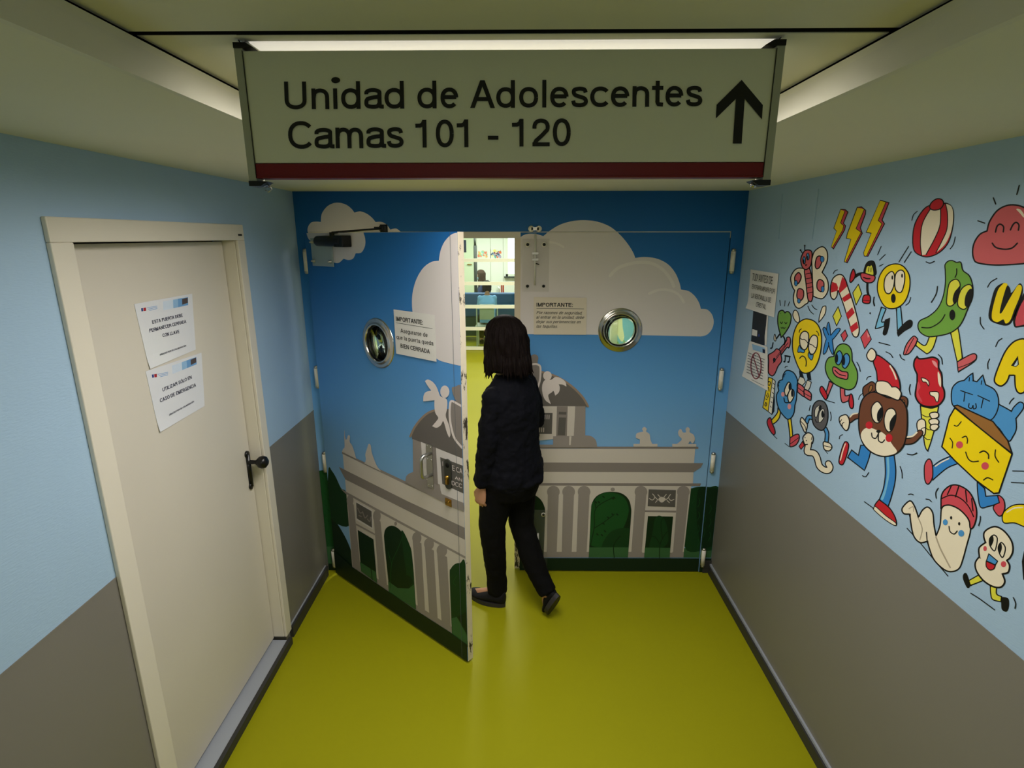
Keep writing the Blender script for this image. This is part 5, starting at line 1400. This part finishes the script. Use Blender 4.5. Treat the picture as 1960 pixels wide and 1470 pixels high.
def hair_shell(name, parent, c, F, m, prof, open_from, seg=150, seed=1, face=.055, rag=.02, label=None, wave=.004, tips=60, drift=None):
    """hair as one shell: prof gives (z offset, radius) from crown to tips; open towards the face"""
    F = F.normalized(); Z = V(0, 0, 1); Lf = Z.cross(F).normalized(); mb = MB(); vs = []; fs = []; R = 46
    zs = [p[0] for p in prof]
    def rad(z):
        for (z0, r0), (z1, r1) in zip(prof, prof[1:]):
            if z <= z0 and z >= z1: t = (z0-z)/(z0-z1); return r0+(r1-r0)*t
        return prof[-1][1]
    tops, bots = zs[0], zs[-1]
    def pt(i, k, inner=0):
        th = 2*math.pi*k/seg; f = i/(R-1)
        nz = noise.noise(V(math.cos(th)*6+seed, math.sin(th)*6, 0))
        bot = bots+rag*nz+rag*.8*noise.noise(V(math.cos(th)*22+seed, math.sin(th)*22, 3))
        z = tops+(bot-tops)*(f**1.15)
        r = rad(z)
        a = abs(math.atan2(math.sin(th), math.cos(th)))          # angle from the facing direction
        cov = 1.0
        if z < open_from:
            k2 = min(1, (open_from-z)/.03); lim = .72; e = max(0, min(1, (a-lim+.15)/.30)); cov = 1-k2*(1-e)
        st = noise.noise(V(math.cos(th)*26+seed, math.sin(th)*26, z*5))*.006+noise.noise(V(math.cos(th)*60, math.sin(th)*60+seed, z*8))*.0045+noise.noise(V(math.cos(th)*7, math.sin(th)*7, z*16+seed))*wave*2
        st *= min(1, f*4)
        rr = (r+st)*cov+(face*(1-cov)) if cov < 1 else r+st
        rr -= inner
        d = (drift or V(0,0,0))*max(0, (tops-z))
        return c+Z*z+d+(F*math.cos(th)*1.06+Lf*math.sin(th)*.98)*max(rr, .001)
    for i in range(R):
        for k in range(seg): vs.append(pt(i, k))
    for k in range(seg):
        p = pt(R-1, k, .016); vs.append(p+Z*.010)
    for i in range(R):
        for k in range(seg):
            k2 = (k+1) % seg; fs.append((i*seg+k, (i+1)*seg+k, (i+1)*seg+k2, i*seg+k2))
    fs.append(tuple(range(seg))); fs.append(tuple(R*seg+k for k in range(seg))[::-1])
    mb.add(vs, fs, m, True)
    rnd = random.Random(seed)
    for t in range(tips):
        k = rnd.randrange(seg); th = 2*math.pi*k/seg; a = abs(math.atan2(math.sin(th), math.cos(th)))
        if a < .9: continue
        p0 = pt(int(R*.72), k, .003); p1 = pt(R-1, k, .002); d = (p1-p0).normalized(); out = (F*math.cos(th)+Lf*math.sin(th))
        L = rnd.uniform(.012, .034); sw = rnd.uniform(-.012, .016)
        q = [p0, (p0+p1)/2+out*rnd.uniform(0, .006), p1+out*sw*.4, p1+d*L+out*sw]
        mb.tube(q, [.004, .006, .005, .0008], m, 6)
    return mb.build(name, parent, label)

def hair_mat(name, rgb):
    m = mat(name, rgb, .62, spec=.12); nt = m.node_tree; b = nt.nodes['Principled BSDF']; tc = nt.nodes.new('ShaderNodeTexCoord')
    mp = nt.nodes.new('ShaderNodeMapping'); mp.inputs['Scale'].default_value = (420, 420, 14); n = nt.nodes.new('ShaderNodeTexNoise'); n.inputs['Scale'].default_value = 1; n.inputs['Detail'].default_value = 3
    bp = nt.nodes.new('ShaderNodeBump'); bp.inputs['Strength'].default_value = .9; bp.inputs['Distance'].default_value = .004
    nt.links.new(tc.outputs['Object'], mp.inputs[0]); nt.links.new(mp.outputs[0], n.inputs['Vector']); nt.links.new(n.outputs['Fac'], bp.inputs['Height']); nt.links.new(bp.outputs[0], b.inputs['Normal']); return m
M_SKIN = mat('skin', (186, 138, 110), .5, spec=.35, var=.06, vscale=30)
M_HAIR = hair_mat('dark_brown_hair', (18, 10, 9))
M_SWEAT = mat('navy_black_sweater', (13, 14, 21), .85, spec=.12, bump=.4, bscale=420)
M_TROU = mat('black_trousers', (12, 12, 13), .85, spec=.12, bump=.3, bscale=300)
M_SHOE = mat('black_suede', (18, 18, 22), .7, spec=.2); M_SOLE = mat('dark_grey_sole', (44, 42, 44), .6)

# ------------------------------------------------------------------ the woman stepping through the door
FD = V(-.75, .66, 0).normalized(); LD = V(-.66, -.75, 0).normalized(); ZD = V(0, 0, 1)
wm = empty('person', (-.03, -.35, 0), 'person in a navy sweater and black trousers, seen from behind, stepping through the double door', 'person')
hc = V(-.080, -.322, 1.545)
sL, sR = V(-.124, -.447, 1.272), V(.052, -.226, 1.278)
eL, wL = V(-.150, -.462, 1.03), V(-.186, -.440, .790)
eR, wR = V(.100, -.125, 1.045), V(-.02, -.01, 1.03)
legL = [V(-.098, -.375, .80), V(-.140, -.375, .53), V(-.130, -.36, .36), V(-.121, -.33, .20), V(-.118, -.312, .075)]
legR = [V(.012, -.285, .79), V(.018, -.305, .50), V(.068, -.348, .345), V(.114, -.39, .235), V(.163, -.43, .150)]
b = MB(); m = M_SKIN
b.tube([V(-.035,-.335,.74), V(-.035,-.335,.86), V(-.035,-.335,.98), V(-.035,-.335,1.1), V(-.038,-.337,1.2), V(-.04,-.34,1.28), V(-.042,-.34,1.33)], [(.14,.10),(.155,.115),(.125,.09),(.135,.095),(.15,.10),(.13,.08),(.06,.055)], m, 24, ref=tuple(FD))
b.tube([V(-.042,-.345,1.27), V(-.050,-.340,1.36), V(-.066,-.334,1.44), hc], [.062, .052, .050, .05], m, 16)
for s_, e_, w_ in ((sL, eL, wL), (sR, eR, wR)):
    b.tube([(s_+V(-.04,-.34,1.27))/2, s_, s_*.5+e_*.5, e_, e_*.5+w_*.5, w_], [.045, .043, .036, .032, .029, .021], m, 14)
for L_ in (legL, legR): b.tube([L_[0]+V(0,0,.04)]+L_, [.08, .082, .056, .050, .038, .032], m, 16)
head_volume(b, hc, FD, m)
dn = (wL-eL).normalized(); hand(b, wL+dn*.012, (dn+V(-.02,0,-.35)).normalized(), LD, FD, m, .75)
hand(b, wR, V(-.8,.55,.1).normalized(), V(.3,.4,.85).normalized(), V(-.5,-.8,.2), m, .35)
for L_, tip in ((legL, V(-.255,-.258,.03)), (legR, V(.16,-.415,.04))): b.tube([L_[-1], L_[-1]*.6+tip*.4-V(0,0,.01), tip], [.032, .03, .018], m, 12)
body = blend(b, 'body', wm, .0033, 2)
face_parts(hc, FD, wm)
# sweater
b = MB(); m = M_SWEAT
b.tube([V(-.030,-.335,.765), V(-.030,-.335,.80), V(-.030,-.335,.86), V(-.032,-.335,.93), V(-.033,-.336,1.0), V(-.034,-.337,1.09), V(-.036,-.338,1.18), V(-.04,-.34,1.25), V(-.043,-.342,1.30), V(-.046,-.342,1.335), V(-.052,-.341,1.368)],
       [(.168,.138),(.186,.150),(.182,.148),(.166,.132),(.158,.124),(.164,.126),(.172,.128),(.168,.115),(.145,.095),(.098,.078),(.064,.062)], m, 36, ref=tuple(FD))
for s_, e_, w_ in ((sL, eL, wL), (sR, eR, wR)):
    mid = V(-.04,-.34,1.26); b.tube([(s_+mid)/2, s_-V(0,0,.008), s_*.6+e_*.4, s_*.25+e_*.75, e_, e_*.6+w_*.4, e_*.25+w_*.75, w_-(w_-e_).normalized()*.0], [.062, .054, .054, .056, .054, .050, .046, .040], m, 20)
    b.ball(s_-V(0,0,.006), .053, m, 18, 12)
    d = (w_-e_).normalized(); b.tube([w_-d*.045, w_-d*.02, w_+d*.004], [.041, .038, .0365], m, 18)
b.ball(V(-.030,-.335,.80)-FD*.045, (.13,.12,.05), m, 20, 12)
blend(b, 'sweater', wm, .006, 5, 'plain navy black long-sleeved sweater', (.021, .05))
b = MB(); c0 = V(-.052,-.341,1.372); b.tube([c0-V(0,0,.012), c0+V(0,0,.006)], [.062, .056], mat('patterned_collar', (120, 108, 84), .7, var=.7, vscale=90), 28); b.build('blouse_collar', wm, 'patterned cream collar at the nape')
# trousers
b = MB(); m = M_TROU
b.tube([V(-.035,-.335,.70), V(-.033,-.335,.77), V(-.030,-.335,.86), V(-.030,-.335,.93)], [(.150,.125),(.172,.142),(.170,.135),(.150,.118)], m, 28, ref=tuple(FD))
for sgn, L_, r_ in ((0, legL, (.098, .098, .073, .064, .057, .058)), (1, legR, (.096, .094, .068, .066, .056, .052))):
    b.tube([L_[0]+V(0,0,.05)]+L_, list(r_), m, 22)
b.ball(legL[0]-FD*.045+V(0,0,.02), .085, m, 18, 12); b.ball(legR[0]-FD*.045+V(0,0,.02), .085, m, 18, 12)
blend(b, 'trousers', wm, .007, 4, 'black straight trousers', (.010, .05))
def shoe(name, heel, toe, up, m, sole, parent, w=.042):
    """low shoe between heel and toe points on the sole"""
    d = (toe-heel); L = d.length; d.normalize(); s = d.cross(up).normalized(); u = s.cross(d).normalized(); b = MB(); vs = []; fs = []; n = 14; K = 16
    for i in range(n+1):
        t = i/n; wd = w*(.72+.42*math.sin(min(1, t*1.15)*math.pi*.8)) if t < .9 else w*(.98-(t-.9)*5.5); wd = max(wd, w*.35) if t < 1 else w*.25
        if t < .08: wd *= .62+t*4.7
        h = (.078 if t < .25 else .078-(t-.25)*.105) if t < .75 else .0255+.012*(1-(t-.75)*4)
        for k in range(K):
            a = 2*math.pi*k/K; x = math.cos(a)*wd; y = math.sin(a); y = h*(.5+.5*y) if y > 0 else h*.5*(1+y); vs.append(heel+d*L*t+s*x*(1-.25*max(0, math.sin(a)))+u*(y+.016))
    for i in range(n):
        for k in range(K):
            k2 = (k+1) % K; fs.append((i*K+k, i*K+k2, (i+1)*K+k2, (i+1)*K+k))
    fs += [tuple(range(K))[::-1], tuple(n*K+k for k in range(K))]
    b.add(vs, fs, m, True); o = b.build(name, parent, 'low black shoe')
    b = MB(); vs = []; N = 24
    for lev in (0, .024):
        for i in range(N):
            a = 2*math.pi*i/N; t = .5-.5*math.cos(a); wd = w*(.80+.30*math.sin(t*math.pi*.9)); sx = math.sin(a); vs.append(heel+d*(L*t*1.03-.004)+s*(sx*wd*1.05)+u*lev)
    b.add(vs, [tuple(range(N))[::-1], tuple(range(N, 2*N))]+[(i, (i+1) % N, N+(i+1) % N, N+i) for i in range(N)], sole); b.build('sole', o); return o
shoe('shoe', V(-.074,-.352,.001), V(-.285,-.243,.001), ZD, M_SHOE, M_SOLE, wm)
b = MB(); 
tR = V(.172,-.425,.004); hR = tR-FD*.060+V(0,0,.170)
shoe('shoe', hR+V(.004,-.006,-.02), tR+V(0,0,.003), (FD+ZD*.5).normalized(), M_SHOE, M_SOLE, wm, .038)
# hair: a wavy bob
hair_shell('hair', wm, V(-.066,-.334,1.50), FD, M_HAIR, [(.157,.004),(.153,.030),(.143,.052),(.128,.070),(.105,.086),(.075,.098),(.03,.106),(-.03,.110),(-.075,.115),(-.116,.112)], .062, seed=3, rag=.026, label='dark brown wavy shoulder-length hair', wave=.006, tips=110, drift=V(.05,-.02,0))

# ------------------------------------------------------------------ the ward beyond the door
WX0, WX1, WY, BY, WC = -1.75, 1.45, 7.0, 10.3, 2.50
M_WARD = mat('pale_cream_green_wall', (238, 236, 224), .6, var=.02); M_WARDB = mat('pale_blue_ward_wall', (150, 196, 214), .6)
M_WHITE = mat('white_gloss_paint', (236, 236, 214), .35); M_GREENP = mat('pale_green_paint', (214, 222, 190), .6)
struct('wall_left_ward', MB().box((WX0-.1, .14, 0), (WX0, WY, 2.6), M_WARD), 'pale ward wall beyond the open leaf').name = 'wall_left_inner'
wir = struct('wall_right_inner', MB().box((WX1, .14, 0), (WX1+.1, WY, 2.6), M_WARD), 'pale ward wall with a painted mountain, seen through the round window')
wil = bpy.data.objects['wall_left_inner']
struct('wall_front_inner', MB().box((WX0, .09, 0), (XO0-.02, .16, 2.6), M_WARD).box((XO1+.02, .09, 0), (WX1, .16, 2.6), M_WARD).box((XO0-.02, .14, 2.05), (XO1+.02, .16, 2.6), M_WARD), 'back of the door wall')
struct('ceiling_inner', MB().box((-2.4, .14, WC), (2.4, 10.6, WC+.05), mat('white_ceiling', (236, 238, 226), .7)), 'white ward ceiling')
P_WR = Plane((WX1,0,0), (0,1,0), (0,0,1), (-1,0,0)); P_WL = Plane((WX0,0,0), (0,1,0), (0,0,1), (1,0,0))
A = Art(P_WR, 0, 0, 1, base=.002)
A.poly([(1165,585),(1188,599),(1250,648),(1250,720),(1165,720)], mat('ward_mural_blue', (120, 182, 200), .6), False)
A.poly([(1187,604),(1191,606),(1192,625),(1195,645),(1191,654),(1184,645),(1180,630),(1181,616)], mat('ward_mural_cream', (226, 226, 180), .6))
A.poly([(1178,652),(1184,654),(1188,668),(1178,672)], mat('ward_mural_green', (130, 176, 110), .6), False); A.poly([(1194,650),(1199,655),(1201,672),(1190,672)], mat('ward_mural_green', (130, 176, 110), .6), False)
A.build('painted_mountain', wir, 'painted pale blue mountain scene')
A = Art(P_WL, 680, 580, 8.909, base=.002); G1 = mat('ward_mural_pale', (206, 222, 176), .6); G2 = mat('ward_mural_sage', (150, 172, 130), .6)
A.poly([(100,200),(430,200),(330,700),(300,1000),(100,1100)], mat('ward_mural_sky', (140, 196, 214), .6), False)
A.poly([(400,330),(520,340),(620,560),(640,1100),(520,1150),(380,900),(330,760)], G1)
for q in ([(440,560),(480,530),(470,800),(400,690)], [(490,530),(530,540),(520,640),(485,770)], [(390,700),(460,830),(420,870),(370,800)], [(540,600),(590,680),(560,820),(500,860)], [(400,860),(460,880),(430,930)], [(560,860),(620,800),(640,1000),(540,1000)]): A.poly(q, G2, False)
A.build('painted_fan', wil, 'painted pale fan-shaped plant')
b = MB(); b.box((1.355, 4.95, 0), (1.449, 5.10, 2.49), M_WHITE); struct('trim_1', b, 'white upright frame in the ward')
# glazed partition with white rails
pt_ = empty('window_1', (0, WY, 0), 'glazed partition with white horizontal rails at the end of the ward corridor', kind='structure')
for px_y in (498, 542.5, 587, 629, 670):
    z = at(935, px_y, 1, WY).z; z = max(z, .035)
    b = MB(); b.box((WX0, WY-.02, z-.030), (WX1, WY+.03, z+.030), M_WHITE); b.build('rail', pt_)
for x in (WX0, WX1-.06): b = MB(); b.box((x, WY-.025, 0), (x+.06, WY+.035, WC), M_WHITE); b.build('window_post', pt_)
b = MB(); b.box((WX0, WY+.002, .05), (WX1, WY+.006, 2.35), M_GLASS); b.build('pane', pt_)
b = MB(); b.box((WX0, WY-.02, 2.36), (WX1, WY+.03, WC), M_WHITE); b.build('head_rail', pt_)
# day room shell
b = MB(); wx0, wx1, wz0, wz1 = -.30, .9, 1.12, 2.18
b.box((-2.4, BY, 0), (wx0, BY+.1, 2.6), M_WARD); b.box((wx1, BY, 0), (2.4, BY+.1, 2.6), M_WARD); b.box((wx0, BY, 0), (wx1, BY+.1, wz0), M_WARD); b.box((wx0, BY, wz1), (wx1, BY+.1, 2.6), M_WARD)
wd_ = struct('wall_far', b, 'pale far wall of the day room')
for x in (-.99, -.66, -.36): MB().box((x-.006, BY-.004, .1), (x+.006, BY, 2.2), mat('panel_joint', (190, 192, 170), .6)).build('panel_joint', wd_)
struct('wall_side_left_inner', MB().box((-2.5, WY, 0), (-2.4, BY+.1, 2.6), M_GREENP), 'pale green side wall of the day room'); struct('wall_side_right_inner', MB().box((2.4, WY, 0), (2.5, BY+.1, 2.6), M_WARD), 'pale side wall of the day room')
struct('wall_partition_side', MB().box((-2.4, WY, 0), (WX0, WY+.03, 2.6), M_WARD).box((WX1, WY, 0), (2.4, WY+.03, 2.6), M_WARD))
wn = empty('window_2', ((wx0+wx1)/2, BY, wz0), 'bright daylight window in the far wall of the day room', kind='structure')
b = MB()
for q in ((wx0, wx0+.05), (wx1-.05, wx1), (.28, .33)): b.box((q[0], BY-.01, wz0), (q[1], BY+.05, wz1), M_WHITE)
for q in ((wz0, wz0+.05), (wz1-.05, wz1)): b.box((wx0, BY-.01, q[0]), (wx1, BY+.05, q[1]), M_WHITE)
b.build('window_frame', wn)
MB().box((wx0-.04, BY-.10, wz0-.035), (wx1+.04, BY+.01, wz0), mat('dark_sill', (60, 66, 58), .5)).build('window_sill', wn)
mday = bpy.data.materials.new('bright_sky_outside'); mday.use_nodes = True; nt = mday.node_tree; nt.nodes.clear(); o_ = nt.nodes.new('ShaderNodeOutputMaterial'); e_ = nt.nodes.new('ShaderNodeEmission'); e_.inputs[0].default_value = (.86,.93,1,1); e_.inputs[1].default_value = 4; nt.links.new(e_.outputs[0], o_.inputs[0])
MB().box((wx0, BY+.06, wz0), (wx1, BY+.065, wz1), mday).build('sky_pane', wn)
# door in the far wall
dd = empty('door_4', (-1.28, BY, 0), 'pale green door in the day room', kind='structure')
MB().box((-1.62, BY-.02, 0), (-1.00, BY-.001, 2.15), M_GREENP).build('door_leaf', dd); b = MB(); b.tube([V(-1.20,BY-.06,1.40), V(-1.10,BY-.06,1.40)], .012, M_BRASS, 8); b.tube([V(-1.20,BY-.06,1.40), V(-1.20,BY-.02,1.40)], .012, M_BRASS, 8); b.build('door_handle', dd)
# dark pole
b = MB(); M_POLE = mat('dark_green_grey_metal', (30, 36, 26), .6); b.tube([V(-.905, 8.8, 0), V(-.905, 8.8, 1.85)], .036, M_POLE, 12); b.tube([V(-.905, 8.8, 1.83), V(-.915, 8.8, 2.02)], [.026, .018], M_POLE, 12); b.tube([V(-.905, 8.8, 0), V(-.905, 8.8, .02)], .13, M_POLE, 20)
b.build('floor_pole', None, 'dark grey pole standing in the day room behind the rails', 'pole')
# television
b = MB(); b.box((-1.42, 8.47, 1.72), (-1.062, 8.52, 1.965), mat('dark_navy_screen', (22, 34, 58), .25)); tv = b.build('television', None, 'dark navy television hanging at the left of the day room', 'television')
MB().box((-1.30, 8.52, 1.80), (-1.24, 8.62, 2.50), M_BLACK).build('ceiling_bracket', tv)
# drawings on the far wall
def drawing(x0, x1, z0, z1, cols, label, seed):
    sh = MB().box((x0, BY-.004, z0), (x1, BY-.0006, z1), mat('drawing_paper', (232, 228, 214), .6)).build('childrens_drawing', None, label, 'drawing', 'drawings on the day room wall')
    b = MB(); r = random.Random(seed); pl = Plane((0, BY-.004, 0), (1,0,0), (0,0,1), (0,-1,0)); A = Art(pl, base=.0004)
    for k in range(26):
        cx, cz = r.uniform(x0+.03, x1-.03), r.uniform(z0+.03, z1-.03); R_ = r.uniform(.015, .038); A.z += .00005
        n = 9; vs = [pl.p((cx+R_*r.uniform(.6,1.2)*math.cos(2*math.pi*i/n), cz+R_*r.uniform(.6,1.2)*math.sin(2*math.pi*i/n)), A.z) for i in range(n)]
        A.mb.add(vs, [tuple(range(n))], mat('crayon_%02d%02d%02d' % cols[k % len(cols)], cols[k % len(cols)], .6))
    A.build('drawn_picture', sh)
drawing(-.985, -.72, 1.53, 1.72, [(236,150,110),(240,190,120),(190,214,110),(236,130,100),(160,214,190)], 'orange and green drawing on the far wall, left of the two', 1)
drawing(-.665, -.39, 1.53, 1.74, [(120,70,90),(110,180,170),(240,220,120),(236,120,70),(70,90,130),(180,160,190)], 'multicoloured drawing on the far wall, right of the two', 2)
# sofa
M_SOFA = mat('blue_vinyl', (40, 84, 128), .45, var=.1); M_SOFA2 = mat('dark_teal_vinyl', (34, 62, 66), .5)
so = empty('sofa', (-.6, 8.25, 0), 'long blue sofa seen from behind in the day room', 'sofa')
MB().box((-1.95, 7.92, .48), (.62, 8.10, .955), M_SOFA).build('backrest', so, bevel=.03); MB().box((-1.95, 7.92, .10), (.62, 8.04, .475), M_SOFA2).build('back_panel', so, 'dark teal lower back', bevel=.01)
MB().box((-1.93, 8.06, .22), (.60, 8.45, .45), M_SOFA).build('seat', so, bevel=.03)
for x in (-1.95, .50): MB().box((x, 8.07, .20), (x+.12, 8.46, .62), M_SOFA).build('armrest', so, bevel=.02)
for x in (-1.85, .50):
    for y in (7.96, 8.36): MB().box((x, y, 0), (x+.05, y+.05, .22), M_BLACK).build('leg', so)
# seated people
def seated(loc, F, top, hair_m, label, shirt_label, mask=False, lean=0.0, s=1.0, seat=.45, arms=True, long_hair=True):
    F = F.normalized(); Lf = V(0,0,1).cross(F).normalized(); Z = V(0,0,1); B = V(*loc); r = empty('person', loc, label, 'person')
    hip = B+Z*(seat+.10); chest = hip+Z*.34*s+F*lean*.4; neck = hip+Z*.50*s+F*lean*.8; hd = neck+Z*.17*s+F*(.03+lean*.5); m = M_SKIN
    b = MB(); b.tube([hip-Z*.05, hip+Z*.1, chest, neck-Z*.03, neck+Z*.05, hd], [(.15*s,.11*s),(.14*s,.10*s),(.16*s,.10*s),(.07*s,.06*s),.045*s,.05*s], m, 18, ref=tuple(F)); head_volume(b, hd, F, m, s)
    sh = []
    for q in (-1, 1):
        S_ = neck-Z*.06*s+Lf*.155*s*q; E_ = S_-Z*.22*s+F*.12*s+Lf*.02*q; W_ = E_+F*.22*s+Z*.03-Lf*.05*q; sh.append((S_, E_, W_))
        b.tube([neck-Z*.05*s, S_, E_, W_], [.045*s,.042*s,.033*s,.022*s], m, 12); hand(b, W_, (F-Z*.15), Z, -Lf*q, m, .3, s)
        K_ = hip+Lf*.10*s*q+F*.42*s; b.tube([hip+Lf*.09*s*q, K_, K_-Z*(seat+.02), K_-Z*(seat+.06)+F*.0], [.075*s,.058*s,.04*s,.035*s], m, 12); b.tube([K_-Z*(seat+.06), K_-Z*(seat+.07)+F*.16], [.035,.022], m, 10)
    blend(b, 'body', r, .009, 2); face_parts(hd, F, r, s, not mask)
    b = MB(); b.tube([hip-Z*.06, hip+Z*.08, chest, neck-Z*.05, neck], [(.175*s,.135*s),(.165*s,.125*s),(.18*s,.12*s),(.12*s,.085*s),(.062*s,.06*s)], top, 24, ref=tuple(F))
    for S_, E_, W_ in sh: b.tube([neck-Z*.06*s, S_, E_, W_-(W_-E_).normalized()*.02], [.062*s,.056*s,.048*s,.036*s], top, 14); b.ball(S_, .056*s, top, 12, 8)
    blend(b, 'shirt', r, .012, 3, shirt_label)
    b = MB()
    for q in (-1, 1):
        K_ = hip+Lf*.10*s*q+F*.42*s; b.tube([hip+Lf*.08*s*q-Z*.01, K_, K_-Z*(seat-.02)], [.095*s,.073*s,.052*s], M_TROU, 14); b.ball(K_, .072*s, M_TROU, 12, 8)
    blend(b, 'trousers', r, .012, 3)
    for q in (-1, 1):
        K_ = hip+Lf*.10*s*q+F*.42*s; hx = V(K_.x, K_.y, .002)-F*.05; shoe('shoe', hx, hx+F*.25*s, Z, M_SHOE, M_SOLE, r)
    pr = [(.135*s,.006),(.13*s,.035*s),(.11*s,.068*s),(.06*s,.096*s),(0,.10*s),(-.06*s,.098*s)]+([(-.16*s,.10*s),(-.27*s,.085*s)] if long_hair else [(-.10*s,.08*s)])
    hair_shell('hair', r, hd-F*.008, F, hair_m, pr, .05*s, seg=60, seed=5, rag=.02, tips=20)
    if mask:
        b = MB(); b.ball(hd+F*.050*s-Z*.052*s, (.060*s,.056*s,.045*s), mat('pale_blue_mask', (176, 214, 222), .7), 16, 10, (Lf, F, Z)); b.build('face_mask', r, 'pale blue face mask')
    return r
def chair(loc, F, m, label, seat=.45, back=.95, bw=.38):
    F = F.normalized(); Lf = V(0,0,1).cross(F).normalized(); B = V(*loc); Z = V(0,0,1); r = empty('chair', loc, label, 'chair')
    b = MB(); b.obox(B-F*.22-Lf*.22+Z*(seat-.04), F*.44, Lf*.44, Z*.04, m); b.build('seat', r, bevel=.01)
    b = MB(); b.obox(B-F*.24-Lf*bw/2+Z*(seat+.12), F*.025, Lf*bw, Z*(back-seat-.12), m); b.build('backrest', r, bevel=.01)
    for u in (-.20, .18):
        for v in (-.20, .18):
            b = MB(); top = (back-.02 if u < 0 else seat-.04); b.obox(B+F*(u-.0)+Lf*v, F*.022, Lf*.022, Z*top, m); b.build('leg', r)
    return r
M_CHW = mat('pale_grey_green_plastic', (222, 224, 206), .45); M_CHR = mat('red_orange_metal', (190, 76, 50), .45)
chair((-.66, 9.25, 0), V(-1,-.1,0), M_CHW, 'pale chair of the long-haired person in the day room')
seated((-.80, 9.25, 0), V(-1,-.15,0), mat('dark_blue_shirt', (44, 56, 90), .8), hair_mat('brown_hair', (70, 54, 42)), 'person with long brown hair and a pale blue face mask sitting facing left', 'dark blue shirt', mask=True, s=.98)
chair((-.575, 7.26, 0), V(0,1,0), M_CHW, 'pale chair with a narrow back under the person in light blue', seat=.44, back=.84, bw=.27)
seated((-.575, 7.27, 0), V(-.15,1,0), mat('light_blue_top', (140, 194, 245), .8), M_HAIR, 'person with short dark hair in a light blue top, seen from behind', 'light blue top', lean=.06, s=.88, seat=.44, long_hair=False)
# small table and red chair at the right
chair((-.14, 9.15, 0), V(1,0,0), M_CHR, 'red metal chair at the right of the day room', seat=.50, back=1.04)
tb = empty('table', (-1.15, 8.75, 0), 'cream table at the left of the day room', 'table')
MB().box((-1.95, 8.45, .80), (-1.20, 8.85, .84), M_CHW).build('tabletop', tb, bevel=.005)
for x in (-1.92, -1.26):
    for y in (8.48, 8.78): MB().box((x, y, 0), (x+.04, y+.04, .80), M_CHW).build('leg', tb)
tb = empty('desk', (.5, 9.8, 0), 'pale desk under the bright window of the day room', 'desk')
MB().box((-.05, 9.75, .90), (1.1, 10.2, .94), M_WHITE).build('desktop', tb)
for x in (-.03, 1.04): MB().box((x, 9.77, 0), (x+.04, 10.18, .90), M_WHITE).build('side_panel', tb)
